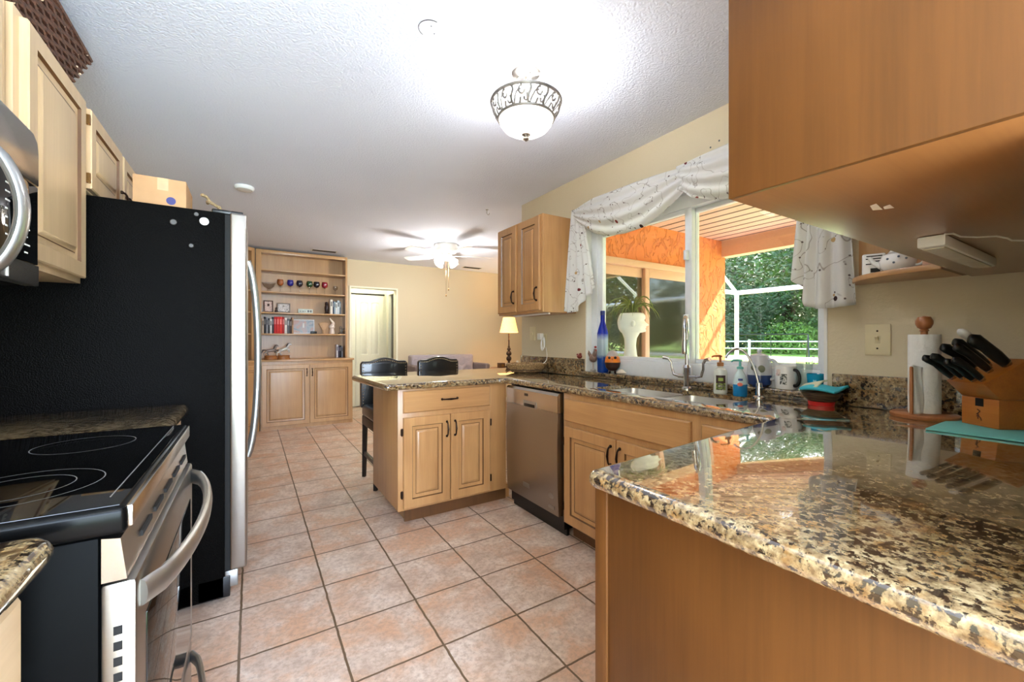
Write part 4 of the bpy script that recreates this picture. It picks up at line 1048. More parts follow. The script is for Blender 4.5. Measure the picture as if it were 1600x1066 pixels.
# rearing horse ornaments
horse_w = plain('silver_horse', H(214, 210, 204), .3, .2); horse_b = plain('dark_mane', H(48, 34, 28), .5)
base_w = wood('turned_base', H(176, 112, 58), H(130, 76, 36), 0)
def horse(x, label, lift, hm):
    t = thing('horse_ornament', label, 'ornament', (x, 6.40, .9255), 0, 'horse ornaments on the cabinet top')
    MB().lathe([(0, 0), (.078, 0), (.08, .012), (.072, .018), (.072, .042), (.076, .048), (.068, .055), (0, .055)], (0, 0, 0), 28, sy=.62).build('base', base_w, t, local=True)
    m = MB(); b0, b1 = Vector((-.045, 0, .115)), Vector((.035, 0, .125+lift))
    m.tube([b0-Vector((.012, 0, 0)), b0, (b0+b1)/2, b1, b1+Vector((.014, 0, .004))], [.012, .023, .019, .024, .012], 10)
    m.tube([b1, b1+Vector((.022, 0, .035)), b1+Vector((.032, 0, .062))], [.02, .014, .011], 8)
    m.tube([b1+Vector((.028, 0, .064)), b1+Vector((.058, 0, .050))], [.013, .007], 8)
    for s in (-1, 1):
        m.tube([b1+Vector((0, s*.012, -.01)), b1+Vector((.035, s*.014, -.02-.01*s)), b1+Vector((.03+.01*s, s*.014, -.055))], [.011, .007, .005], 7)
        m.tube([b0+Vector((0, s*.012, -.01)), b0+Vector((-.015+.02*s, s*.014, -.032)), b0+Vector((-.006+.025*s, s*.014, -.062))], [.014, .008, .006], 7)
        m.tube([b1+Vector((.028, s*.005, .07)), b1+Vector((.027, s*.007, .084))], [.004, .001], 6)
    m.build('body', hm, t, local=True, ang=180)
    MB().tube([b1+Vector((.022, 0, .07)), b1+Vector((.006, 0, .045)), b1+Vector((-.006, 0, .016))], [.006, .010, .005], 7).build('mane', horse_b, t, local=True)
    MB().tube([b0+Vector((-.01, 0, .01)), b0+Vector((-.045, 0, .012)), b0+Vector((-.06, 0, -.03))], [.006, .011, .003], 7).build('tail', horse_b, t, local=True)
horse(.225, 'galloping horse ornament with dark saddle, left one on the cabinet top', .0, plain('grey_horse', H(150, 138, 130), .35, .3))
horse(.375, 'pale rearing horse ornament, right one on the cabinet top', .02, horse_w)
# books in the corner hutch
def local_book(x, z, w, h, n, rgb, l):
    p = Vector((.045, 6.475, 0))+Matrix.Rotation(PI/4, 3, 'Z') @ Vector((x, .08, z))
    book(0, 0, 0, w, h, .14, n, rgb, l, 'books in the corner hutch'); t = [o for o in COL.objects if o.get('label') == l][-1]; t.location = p; t.rotation_euler = (0, 0, PI/4)
for k, (x, s, n, rgb) in enumerate(((-.13, 0, 'grey', (150, 150, 156)), (-.10, 0, 'slate', (92, 94, 98)), (-.07, 0, 'tan', (184, 142, 106)))):
    local_book(x-.05, SH[s]+.0005, .026, .2, n, rgb, f'{n} book on the third shelf of the corner hutch, beside the refrigerator handle')
for k, (x, n, rgb) in enumerate(((-.16, 'olive', (96, 92, 60)), (-.125, 'brown', (64, 42, 34)))):
    local_book(x, .9255, .03, .25, n, rgb, f'tall {n} book standing on the corner cabinet top')

# ------------------------------------------------------------------ ceiling bits
t = thing('smoke_detector', 'round white smoke detector on the ceiling', 'smoke detector', (-.045, 4.03, 2.44))
MB().lathe([(0, 2.4395), (.07, 2.4395), (.07, 2.425), (.06, 2.412), (.03, 2.408), (0, 2.408)], (-.045, 4.03, 0), 28).build('housing', white_pl, t)
MB().lathe([(.045, 2.4125), (.052, 2.4105), (.054, 2.414)], (-.045, 4.03, 0), 28).build('grille', grey_pl, t)
def vent(x, y, label, w=.34, d=.16):
    t = thing('ceiling_vent', label, 'vent', (x, y, 2.44), 0, 'ceiling vents')
    MB().box(-w/2, w/2, -d/2, -d/2+.02, -.002, -.0003).box(-w/2, w/2, d/2-.02, d/2, -.002, -.0003).box(-w/2, -w/2+.02, -d/2, d/2, -.002, -.0003).box(w/2-.02, w/2, -d/2, d/2, -.002, -.0003).build('frame', white_pl, t, local=True)
    MB().box(-w/2+.02, w/2-.02, -d/2+.02, d/2-.02, -.0012, -.0003).build('duct', dark_gap, t, local=True)
    for k in range(7):
        y2 = -d/2+.03+k*(d-.06)/6; MB().box(-w/2+.018, w/2-.018, y2-.0035, y2+.0035, -.0035, -.0013).build('slat', black_pl, t, local=True)
vent(.875, 6.36, 'dark slatted ceiling vent over the bookcase', .34, .14); vent(3.25, 6.47, 'dark slatted ceiling vent right of the fan', .36, .16)
t = thing('ceiling_patch', 'round patched cover plate on the ceiling left of the ceiling light', 'cover plate', (.612, 1.585, 2.44))
MB().lathe([(0, -.0002), (.048, -.0002), (.048, -.0009), (0, -.001)], (0, 0, 0), 32).build('plate', ceil_m, t, local=True)
MB().tube(arc((0, 0, -.0008), .048, PI*.62, PI*1.55, 18), .0013, 6).build('cracked_edge', dark_gap, t, local=True)
MB().ball((-.004, -.016, -.001), (.003, .003, .002), 8).ball((.022, .016, -.001), (.003, .003, .002), 8).build('screw', grey_pl, t, local=True)
t = thing('ceiling_hook', 'small metal hook in the ceiling above the wall cabinet', 'hook', (1.92, 3.50, 2.44))
MB().tube([(0, 0, 0), (0, 0, -.022)]+arc((.012, 0, -.034), .012, PI, PI*2.2, 10, 'xz'), .003, 6).build('hook', nickel, t, local=True)
MB().lathe([(0, 0), (.014, -.0002), (.012, -.004), (0, -.005)], (0, 0, 0), 14).build('plate', nickel, t, local=True)

# ------------------------------------------------------------------ on top of the cabinets and the refrigerator
def wicker_m(name, c0, c1):
    m, nt, N, L, b = new_mat(name); v = coords(nt)
    L.new(ramp(nt, noise(nt, v, 90, 3), [(.35, c0), (.65, c1)]), b.inputs['Base Color']); b.inputs['Roughness'].default_value = .6; return m
dkw = wicker_m('dark_wicker', H(58, 34, 26), H(104, 64, 46)); ltw = wicker_m('pale_knots', H(196, 160, 130), H(220, 190, 160))
t = thing('wicker_basket', 'dark brown wicker basket on top of the upper cabinets', 'basket', (-.72, 1.98, 2.122))
def rect_ring(z, k):
    hx, hy = .11+.05*k, .255+.12*k; n = 14; P = []
    for (x0, y0, x1, y1) in ((-hx, -hy, hx, -hy), (hx, -hy, hx, hy), (hx, hy, -hx, hy), (-hx, hy, -hx, -hy)):
        for i in range(n): P.append((x0+(x1-x0)*i/n, y0+(y1-y0)*i/n, z))
    return P
m = MB()
for k in range(15):
    f = k/14; R = rect_ring(.006+.205*f, f); R = [(x+(.005 if (i+k) % 2 else -.003)*(1 if abs(x) > .10 else 0)*(1 if x > 0 else -1), y+(.005 if (i+k) % 2 else -.003)*(1 if abs(y) > .25 else 0)*(1 if y > 0 else -1), z) for i, (x, y, z) in enumerate(R)]
    m.tube(R, .0078, 6, closed=True)
m.box(-.11, .11, -.25, .25, 0, .006)
ra, rb = rect_ring(.006, -.12), rect_ring(.205, .88)
m.raw(ra+rb, [(i, (i+1) % 56, 56+(i+1) % 56, 56+i) for i in range(56)])
m.build('weave', dkw, t, local=True)
m = MB(); a, b = rect_ring(.012, 0), rect_ring(.208, 1)
for i in range(0, 56, 2): m.tube([a[i], b[i]], .0042, 5)
m.build('stakes', dkw, t, local=True)
m = MB(); rr = random.Random(4)
for _ in range(70):
    f = rr.random(); R = rect_ring(.01+.2*f, f); p = Vector(rr.choice(R)); m.ball(p*1.0+Vector((.007 if p.x > 0 else -.007, .006 if p.y > 0 else -.006, 0)), .0045, 6)
m.build('pale_knots', ltw, t, local=True)
m = MB().tube(rect_ring(.213, 1.02), .011, 8, closed=True); m.build('rim', dkw, t, local=True)
t = thing('cardboard_box', 'brown cardboard box with a small dark blue round mark, on the refrigerator', 'box', (-.357, 2.62, 1.766))
MB().box(-.096, .096, -.12, .13, 0, .177, .002).build('carton', cardboard, t, local=True)
MB().box(-.096, .096, -.004, .004, .177, .1778).box(-.01, .03, -.1206, -.12, .12, .177).build('tape', plain('packing_tape', H(198, 160, 118), .35), t, local=True)
MB().lathe([(0, 0), (.018, 0), (.018, .0008), (0, .0008)], (0, 0, 0), 20, M=Matrix.Translation((.040, -.1203, .075)) @ Matrix.Rotation(PI/2, 4, 'X')).build('round_mark', plain('blue_print', H(52, 48, 110), .5), t, local=True)
rope = wicker_m('hemp_rope', H(120, 96, 66), H(176, 152, 112))
pts = [(-.20+.012*math.sin(i*.9)+i*.007, 2.46+.03*math.sin(i*.5), 1.775+.105*(1-i/15)**.8+.006*math.sin(i*1.3)) for i in range(16)]
tag(MB().tube(pts, .007, 7).tube([(p[0]+.004*math.cos(i*2), p[1]+.004*math.sin(i*2), p[2]+.004) for i, p in enumerate(pts)], .0045, 6).build('rope', rope, loc=(-.14, 2.46, 1.766)), 'twisted rope lying beside the cardboard box on the refrigerator', 'rope')

# ------------------------------------------------------------------ sink wall fittings
t = thing('light_switch', 'beige toggle light switch plate on the wall right of the window', 'light switch', (WX, .628, 1.19))
MB().box(WX-.006, WX-.0005, .587, .668, 1.128, 1.252, .002).build('plate', cream_pl, t)
MB().box(WX-.0075, WX-.005, .619, .637, 1.175, 1.205, .001).prism([(WX-.006, 1.184), (WX-.02, 1.200), (WX-.018, 1.206), (WX-.006, 1.198)], .623, .633, 'y').build('toggle', cream_pl, t)
for z in (1.155, 1.225): MB().ball((WX-.0065, .628, z), (.0015, .0035, .0035), 8).build('screw', bronze, t)
t = thing('light_switch', 'beige switch plate under the small wall cabinet', 'light switch', (WX, 3.04, 1.245))
MB().box(WX-.010, WX-.0005, 3.0, 3.075, 1.185, 1.305, .002).build('plate', cream_pl, t)
MB().box(WX-.018, WX-.009, 3.03, 3.045, 1.235, 1.255, .001).build('toggle', cream_pl, t)
t = thing('wall_outlet', 'wall outlet with a white adapter and coiled cord, above the woven basket', 'outlet', (WX, 2.87, 1.18))
MB().box(WX-.006, WX-.0005, 2.83, 2.91, 1.125, 1.24, .002).build('plate', cream_pl, t)
t2 = thing('charger', 'white charger with a looped cord plugged into the outlet above the woven basket', 'charger', (WX-.006, 2.88, 1.2))
MB().box(WX-.045, WX-.0065, 2.868, 2.915, 1.19, 1.245, .005).build('plug', white_pl, t2)
m = MB()
for k in range(4): m.tube([(WX-.035-.004*k, 2.835+.022*math.cos(2*PI*i/16), 1.165+.05*math.sin(2*PI*i/16)-.006*k) for i in range(16)], .0028, 6, closed=True)
m.tube(bez((WX-.03, 2.81, 1.13), (WX-.04, 2.76, 1.03), (WX-.06, 2.74, 1.0), (WX-.12, 2.80, .975), 12), .0026, 6)
m.build('cord', white_pl, t2)
t = thing('under_cabinet_light', 'slim white strip light with a loose wire under the near upper cabinet', 'light fixture', (1.45, .27, UB))
MB().box(1.225, 1.70, .250, .294, UB-.024, UB-.0008, .003).build('housing', white_pl, t)
MB().box(1.245, 1.68, .255, .289, UB-.027, UB-.023, .002).build('lens', plain('frosted_lens', H(198, 190, 172), .25), t)
MB().tube([(1.20, .246, UB-.006)]+[(1.22+.035*i, .238-.012*i+.008*math.sin(i*1.4), UB-.004-.003*abs(math.sin(i))) for i in range(14)], .0018, 6).build('wire', white_pl, t)
for n_, (y, z) in enumerate(((1.345, 2.245), (1.295, 2.262))):
    tag(MB().ball((WX-.002, y, z), (.003, .005, .005), 8).build('wall_anchor', grey_pl, loc=(WX, y, z)), ('grey wall anchor left of the other above the valance', 'grey wall anchor right of the other above the valance')[n_], 'wall anchor', 'wall anchors above the valance')

# ------------------------------------------------------------------ valance
def fabric():
    m, nt, N, L, b = new_mat('printed_voile'); out = N['Material Output']
    v = coords(nt)
    w1 = noise(nt, coords(nt, (1, 1, 1), (3, 0, 1)), 11, 1, .4, .5)
    vine = math_n(nt, 'ABSOLUTE', math_n(nt, 'SUBTRACT', w1, .5)); vine = ramp(nt, vine, [(.004, G4(.8)), (.010, G4(0))])
    def dots(scale, rad, off):
        vo = N.new('ShaderNodeTexVoronoi'); vo.inputs['Scale'].default_value = scale; L.new(coords(nt, (.4, 1, 1), off), vo.inputs['Vector'])
        s = N.new('ShaderNodeSeparateColor'); L.new(vo.outputs['Color'], s.inputs[0])
        d = math_n(nt, 'LESS_THAN', vo.outputs['Distance'], rad); return d, s
    d1, s1 = dots(46, .22, (0, 0, 0)); leafs = math_n(nt, 'MULTIPLY', d1, math_n(nt, 'GREATER_THAN', s1.outputs[0], .15))
    d2, s2 = dots(13, .14, (4, 2, 1)); flow = math_n(nt, 'MULTIPLY', d2, math_n(nt, 'GREATER_THAN', s2.outputs[1], .35))
    c = mixc(nt, vine, H(238, 238, 236), H(168, 160, 154)); near = ramp(nt, math_n(nt, 'ABSOLUTE', math_n(nt, 'SUBTRACT', w1, .5)), [(.03, G4(1)), (.045, G4(0))])
    leafs = math_n(nt, 'MULTIPLY', leafs, near)
    c = mixc(nt, leafs, c, H(112, 100, 98))
    fc = ramp(nt, s2.outputs[2], [(0, H(112, 40, 44)), (.4, H(146, 64, 56)), (.6, H(70, 50, 52)), (.85, H(206, 174, 124))], 'CONSTANT')
    c = mixc(nt, flow, c, fc)
    L.new(c, b.inputs['Base Color']); b.inputs['Roughness'].default_value = .9
    tr = N.new('ShaderNodeBsdfTranslucent'); L.new(c, tr.inputs[0])
    mx = N.new('ShaderNodeMixShader'); mx.inputs[0].default_value = .38; L.new(b.outputs[0], mx.inputs[1]); L.new(tr.outputs[0], mx.inputs[2]); L.new(mx.outputs[0], out.inputs[0])
    return m
voile = fabric()
val = thing('valance', 'white floral scarf valance draped over the kitchen window', 'curtain', (2.06, 1.55, 2.15))
MB().cyl((2.072, .72, 2.155), (2.072, 2.40, 2.155), .008, seg=12).build('rod', bronze, val)
for y in (.73, 2.395):
    MB().tube([(WX-.001, y, 2.155), (2.072, y, 2.155)], .006, 8).ball((2.066, y+(.012 if y > 1 else -.012), 2.155), .018, 12).build('bracket', bronze, val)
def interp(tab, s):
    for i in range(len(tab)-1):
        if s <= tab[i+1][0]:
            t = (s-tab[i][0])/(tab[i+1][0]-tab[i][0]); t = t*t*(3-2*t) if False else t
            return tab[i][1]+(tab[i+1][1]-tab[i][1])*t
    return tab[-1][1]
def swag(y0, y1, top, bot, depth, nf, ph, nm):
    def f(u, v):
        y = y0+(y1-y0)*u; zt, zb = interp(top, u), interp(bot, u)
        z = zt+(zb-zt)*v; env = math.sin(PI*min(1, max(0, u)))**.6
        x = 2.052-depth*env*math.sin(PI*min(1, v*.9+.1))-.013*env*math.sin(nf*PI*v+ph+2.0*(u-.5)**2*6)-.004
        return (x, y, z)
    o = MB().grid(f, 64, 40).build(nm, voile, val, ang=180, recalc=False)
    sm = o.modifiers.new('thickness', 'SOLIDIFY'); sm.thickness = .0012; return o
swag(2.395, 1.40, [(0, 2.155), (.25, 2.182), (.6, 2.175), (1, 2.150)], [(0, 2.10), (.10, 2.02), (.22, 1.945), (.36, 1.895), (.52, 1.878), (.66, 1.885), (.80, 1.94), (.92, 2.00), (1, 2.05)], .05, 7, 0, 'swag')
swag(1.50, .73, [(0, 2.175), (.3, 2.17), (.7, 2.175), (1, 2.155)], [(0, 2.06), (.12, 1.975), (.28, 1.925), (.48, 1.895), (.7, 1.92), (.88, 1.99), (1, 2.10)], .055, 7, 1.2, 'swag')
def tail(top, bl, nm, sgn, nf, amp):
    """top: (x, y) pair at the rod; bl: lower edge as (x, y, z) list from outer to inner"""
    def f(u, v):
        xt = top[0][0]+(top[1][0]-top[0][0])*u; yt = top[0][1]+(top[1][1]-top[0][1])*u
        k = u*(len(bl)-1); i = min(int(k), len(bl)-2); t = k-i; B = Vector(bl[i])*(1-t)+Vector(bl[i+1])*t
        q = v**.85; x = xt+(B.x-xt)*q; y = yt+(B.y-yt)*q; z = 2.16+(B.z-2.16)*v
        a = amp*(.35+.65*v); return (x+a*math.sin(nf*2*PI*u), y+a*.35*math.cos(nf*2*PI*u+.6), z)
    o = MB().grid(f, 72, 34).build(nm, voile, val, ang=180, recalc=False)
    sm = o.modifiers.new('thickness', 'SOLIDIFY'); sm.thickness = .0012
tail(((2.045, 2.405), (2.04, 2.30)), [(1.985, 2.418, 1.405), (2.01, 2.40, 1.385), (2.03, 2.33, 1.40), (2.045, 2.29, 1.46), (2.05, 2.24, 1.50), (2.05, 2.20, 1.52), (2.05, 2.155, 1.56)], 'tail', 1, 4, .012)
tail(((2.045, .72), (2.04, .83)), [(2.05, .668, 1.335), (2.04, .70, 1.325), (2.035, .76, 1.322), (2.035, .80, 1.32), (2.04, .845, 1.335), (2.05, .865, 1.42), (2.05, .905, 1.46)], 'tail', -1, 4, .014)

# ------------------------------------------------------------------ sink things
t = thing('kitchen_faucet', 'tall chrome gooseneck faucet with two lever handles behind the sink', 'faucet', (2.060, 1.438, .914))
fx_, fy_ = 2.060, 1.438
MB().lathe([(0, .9145), (.030, .9145), (.030, .922), (.020, .93), (.019, 1.03), (.021, 1.035), (.016, 1.05), (0, 1.05)], (fx_, fy_, 0), 22).build('base', chrome, t)
sd = (-.86, -.51)
pts = [(fx_, fy_, 1.04), (fx_, fy_, 1.22)]+[(fx_+sd[0]*(.075-.075*math.cos(a)), fy_+sd[1]*(.075-.075*math.cos(a)), 1.235+.075*math.sin(a)) for a in [PI*i/12 for i in range(13)]]+[(fx_+sd[0]*.15, fy_+sd[1]*.15, 1.19)]
MB().tube(pts, .0115, 12).build('spout', chrome, t)
MB().lathe([(0, 1.115), (.014, 1.115), (.016, 1.13), (.0135, 1.19), (0, 1.19)], (fx_+sd[0]*.15, fy_+sd[1]*.15, 0), 16).build('spray_head', chrome, t)
for s in (-1, 1):
    m = MB().cyl((fx_, fy_, .985), (fx_, fy_+s*.055, .985), .011, seg=12).tube([(fx_, fy_+s*.05, .985), (fx_, fy_+s*.085, .992), (fx_, fy_+s*.098, 1.03), (fx_-.004, fy_+s*.10, 1.06), (fx_-.01, fy_+s*.115, 1.082), (fx_-.016, fy_+s*.145, 1.087)], [.009, .008, .007, .007, .009, .011], 10)
    m.build('lever_handle', chrome, t)
t = thing('water_filter_faucet', 'slim curved filter faucet at the right of the sink', 'faucet', (2.05, 1.045, .914))
MB().lathe([(0, .9145), (.028, .9145), (.028, .918), (.017, .925), (.015, .965), (.012, .985), (0, .985)], (2.05, 1.045, 0), 20).build('base', chrome, t)
MB().tube(bez((2.05, 1.045, .96), (2.05, 1.06, 1.06), (2.045, 1.10, 1.15), (2.02, 1.135, 1.145), 12)+bez((2.02, 1.135, 1.145), (2.005, 1.15, 1.143), (1.985, 1.165, 1.12), (1.98, 1.168, 1.10), 6)[1:], .0058, 10).build('spout', chrome, t)
MB().tube([(2.05, 1.045, .955), (2.03, 1.02, .962), (2.018, 1.005, .965)], [.006, .005, .006], 8).build('lever_handle', chrome, t)
# soap bottles
t = thing('soap_bottle', 'white soap bottle with a dark label and a brown pump', 'soap dispenser', (2.045, 1.235, .914))
MB().lathe([(0, 0), (.030, 0), (.033, .006), (.033, .105), (.028, .122), (.013, .132), (.013, .14), (0, .14)], (0, 0, .0005), 22).build('bottle', plain('frosted_white_plastic', H(224, 226, 218), .25, coat=.3), t, local=True)
brown_pl = plain('brown_plastic', H(168, 112, 64), .4)
MB().lathe([(0, .14), (.016, .14), (.016, .158), (.006, .16), (.005, .185), (.009, .187), (.009, .195), (0, .196)], (0, 0, .0005), 16).tube([(0, 0, .193), (-.03, .02, .192), (-.036, .024, .186)], [.006, .005, .004], 8).build('pump', brown_pl, t, local=True)
def wrap(r, z0, z1, a0, a1, mb=None, n=14):
    mb = mb or MB(); vs = []
    for i in range(n+1):
        a = a0+(a1-a0)*i/n; vs += [(r*math.cos(a), r*math.sin(a), z0), (r*math.cos(a), r*math.sin(a), z1)]
    return mb.raw(vs, [(2*i, 2*i+2, 2*i+3, 2*i+1) for i in range(n)])
wrap(.0336, .055, .095, PI-.1, PI+1.3).build('label', plain('dark_label', H(60, 36, 30), .5), t, local=True)
wrap(.0337, .02, .055, PI-.1, PI+1.3).build('label_lower', blotch('olive_label', [(40, 44, 30), (178, 196, 96), (40, 44, 30), (210, 206, 180)], 60), t, local=True)
wrap(.0338, .066, .082, PI+.25, PI+.95).build('label_panel', plain('lime_label', H(172, 186, 96), .5), t, local=True)
t = thing('soap_bottle', 'clear soap bottle with blue liquid and a teal pump', 'soap dispenser', (2.03, 1.125, .914))
clearp = pane_mat('clear_plastic', (.90, .95, .95, 1), 1.6)
sxx = 1.0
MB().lathe([(0, 0), (.034, 0), (.038, .006), (.037, .058)], (0, 0, .0005), 24, sy=.8).lathe([(0, .0585), (.0369, .058)], (0, 0, .0005), 24, sy=.8).build('liquid', plain('blue_soap', H(10, 128, 190), .1, coat=.6), t, local=True)
MB().lathe([(.0372, .058), (.036, .075), (.030, .10), (.016, .122), (.013, .126), (.013, .132)], (0, 0, .0005), 24, sy=.8).build('bottle', plain('hazy_clear_plastic', H(204, 226, 228), .15, coat=.5), t, local=True)
teal = plain('teal_plastic', H(112, 196, 190), .3)
MB().lathe([(0, .132), (.015, .132), (.015, .142), (.006, .146), (.005, .168), (.010, .17), (.009, .178), (0, .178)], (0, 0, .0005), 16).tube([(0, 0, .175), (-.028, .018, .175), (-.036, .023, .168)], [.006, .005, .004], 8).build('pump', teal, t, local=True)
M = Matrix.Rotation(PI+.55, 4, 'Z')
MB().box(.0345, .0376, -.010, .010, .078, .088, .001, M=M).build('label', plain('navy_print', H(40, 70, 130), .4), t, local=True)
MB().ball((0, 0, 0), (.002, .012, .009), 10, M=M @ Matrix.Translation((.0365, -.002, .060))).build('label_picture', plain('coral_print', H(226, 120, 100), .4), t, local=True)
# ledge things
LZ = .9575
cobalt = plain('cobalt_glass', H(16, 48, 190), .06, coat=1, spec=.8)
def blue_bottle():
    m, nt, N, L, b = new_mat('fading_cobalt_glass'); v = coords(nt); s = N.new('ShaderNodeSeparateXYZ'); L.new(v, s.inputs[0])
    z = math_n(nt, 'ADD', math_n(nt, 'DIVIDE', s.outputs[2], .42), math_n(nt, 'MULTIPLY', math_n(nt, 'SUBTRACT', noise(nt, v, 40, 2), .5), .06))
    f = ramp(nt, z, [(0, H(20, 84, 196)), (.24, H(30, 92, 190)), (.29, H(190, 212, 226)), (.56, H(214, 230, 240)), (.66, H(26, 62, 206)), (1, H(10, 30, 168))])
    L.new(f, b.inputs['Base Color']); b.inputs['Roughness'].default_value = .06; b.inputs['Coat Weight'].default_value = 1
    tr = N.new('ShaderNodeBsdfTranslucent'); L.new(f, tr.inputs[0]); mx = N.new('ShaderNodeMixShader'); mx.inputs[0].default_value = .55
    L.new(b.outputs[0], mx.inputs[1]); L.new(tr.outputs[0], mx.inputs[2]); L.new(mx.outputs[0], N['Material Output'].inputs[0]); return m
t = thing('glass_bottle', 'tall cobalt blue glass bottle on the window ledge', 'bottle', (2.150, 2.185, LZ))
MB().lathe([(0, 0), (.036, 0), (.039, .006), (.039, .275), (.034, .30), (.021, .345), (.0155, .365), (.0155, .41), (0, .41)], (0, 0, 0), 26).build('body', blue_bottle(), t, local=True)
MB().lathe([(0, .41), (.0175, .41), (.0175, .438), (.015, .441), (0, .441)], (0, 0, 0), 18).build('stopper', plain('navy_stopper', H(22, 40, 110), .3), t, local=True)
t = thing('egg_figurine', 'egg-shaped owl figurine with an orange face on the window ledge', 'figurine', (2.135, 2.075, LZ))
egg = [(0, .012), (.022, .015), (.040, .035), (.046, .062), (.041, .09), (.027, .118), (.012, .132), (0, .135)]
def band(z0, z1):
    P = []
    for i in range(60):
        z = .012+(.135-.012)*i/59
        for k in range(len(egg)-1):
            if egg[k][1] <= z <= egg[k+1][1]:
                s = (z-egg[k][1])/(egg[k+1][1]-egg[k][1]); P.append((egg[k][0]+(egg[k+1][0]-egg[k][0])*s, z)); break
    return [p for p in P if z0 <= p[1] <= z1]
MB().lathe([(0, .012)]+band(.012, .0645), (0, 0, 0), 24).build('lower_body', plain('dark_brown_glaze', H(52, 30, 26), .3), t, local=True)
MB().lathe(band(.062, .1005), (0, 0, 0), 24).build('face', plain('orange_glaze', H(226, 126, 28), .35), t, local=True)
MB().lathe(band(.098, .136)+[(0, .135)], (0, 0, 0), 24).build('cap', plain('grey_glaze', H(176, 164, 156), .4), t, local=True)
M = Matrix.Rotation(PI+.75, 4, 'Z')
for s in (-1, 1):
    MB().ball((0, 0, 0), (.005, .008, .008), 10, M=M @ Matrix.Translation((.040, s*.017, .092))).build('eye', dark_fig, t, local=True)
    MB().ball((0, 0, 0), (.012, .008, .008), 8, M=M @ Matrix.Translation((.014, s*.016, .007))).build('foot', dark_fig, t, local=True)
MB().tube([M @ Vector((.043, 0, .084)), M @ Vector((.054, 0, .078))], [.005, .001], 6).build('beak', plain('beak_orange', H(190, 90, 20), .4), t, local=True)
t.scale = (1.18, 1.18, 1.18)
t = thing('shell', 'small white seashell on the window ledge beside the owl figurine', 'shell', (2.125, 1.985, LZ))
MB().lathe([(0, 0), (.022, .002), (.030, .010), (.022, .017), (.018, .020), (.016, .026), (.008, .031), (0, .034)], (0, 0, 0), 16, sy=1.3).build('spiral', plain('shell_white', H(232, 222, 206), .5, bmp=.4, bs=120), t, local=True)
t = thing('rooster_figurine', 'small brown and grey rooster figurine left of the blue bottle', 'figurine', (2.150, 2.285, LZ))
MB().lathe([(0, 0), (.022, 0), (.020, .008), (.006, .014), (.006, .06), (0, .06)], (0, 0, 0), 14).build('base', plain('stone_grey', H(168, 160, 150), .5), t, local=True)
MB().ball((0, 0, .095), (.026, .034, .032), 14).tube([(0, -.012, .11), (0, -.022, .145), (-.003, -.026, .165)], [.020, .013, .010], 8).tube([(0, .02, .10), (0, .042, .13), (0, .05, .15)], [.014, .012, .004], 7).build('body', blotch('rooster_paint', [(86, 50, 40), (150, 120, 100), (60, 60, 66)], 40), t, local=True, ang=180)
MB().ball((-.003, -.028, .178), (.005, .014, .008), 8).ball((-.004, -.036, .155), (.004, .005, .008), 8).build('comb', plain('comb_red', H(160, 44, 36), .5), t, local=True)
tag(MB().ball((0, 0, .017), (.018, .024, .017), 12).ball((-.006, -.016, .034), .011, 10).ball((0, .022, .03), (.006, .012, .008), 8).build('bird_figurine', plain('red_brown_glaze', H(134, 60, 46), .4), local=True, loc=(WX-.012, 2.405, 1.0455)), 'tiny red-brown bird figurine on the granite backsplash left of the window', 'figurine')
t = thing('small_picture', 'little blue and white picture tile behind the faucet', 'picture', (2.157, 1.505, LZ))
MB().box(-.003, .004, -.034, .034, 0, .085, .002).build('tile', white_cer, t, local=True)
MB().box(-.0038, -.0028, -.026, .026, .012, .073).build('print', blotch('blue_print_picture', [(70, 150, 176), (206, 226, 226), (40, 96, 130)], 45), t, local=True)
navy = plain('navy_glaze', H(26, 58, 116), .15, coat=.8); pewter = plain('pale_grey_glaze', H(196, 200, 206), .2, coat=.6)
t = thing('pitcher', 'grey and navy ceramic pitcher on the right of the window ledge', 'pitcher', (2.150, 1.095, LZ))
MB().lathe([(0, 0), (.040, 0), (.052, .012), (.056, .05), (.0555, .058)], (0, 0, 0), 28).build('lower_body', navy, t, local=True)
MB().lathe([(.0555, .057), (.054, .08), (.049, .12), (.044, .145), (.040, .145), (.045, .12), (.05, .06)], (0, 0, 0), 28).build('upper_body', pewter, t, local=True)
MB().lathe([(.043, .145), (.040, .155), (.02, .162), (.008, .165), (.012, .175), (.008, .185), (0, .187)], (0, 0, 0), 24).build('lid', pewter, t, local=True)
MB().tube(bez((0, -.045, .135), (0, -.10, .14), (0, -.10, .04), (0, -.05, .04), 12), .008, 10).build('handle', pewter, t, local=True)
M = Matrix.Rotation(PI+.3, 4, 'Z')
MB().ball((0, 0, 0), (.003, .016, .018), 10, M=M @ Matrix.Translation((.0515, .018, .09))).ball((0, 0, 0), (.003, .012, .014), 10, M=M @ Matrix.Translation((.0515, -.016, .095))).build('painted_motif', plain('muted_green', H(112, 116, 92), .4), t, local=True)
t = thing('mug', 'white mug with a black and white animal picture and a black handle', 'mug', (2.150, .975, LZ))
MB().lathe([(0, 0), (.042, 0), (.044, .004), (.044, .108), (.041, .11), (.040, .106), (.040, .008), (0, .006)], (0, 0, 0), 28).build('cup', white_cer, t, local=True)
MB().tube(bez((-.012, -.042, .092), (-.02, -.075, .096), (-.02, -.075, .014), (-.012, -.042, .018), 12), .0075, 10).build('handle', black_pl, t, local=True)
wrap(.0445, .022, .072, PI-.1, PI+.55).build('picture_body', blotch('patchy_print', [(24, 28, 26), (24, 40, 34), (226, 226, 220), (30, 30, 30)], 60), t, local=True)
wrap(.0446, .062, .092, PI-.55, PI-.05).build('picture_head', blotch('pink_print', [(206, 160, 150), (232, 216, 208), (80, 60, 60)], 70), t, local=True)
t = thing('cup', 'turquoise blue cup at the right end of the window ledge', 'cup', (2.150, .852, LZ))
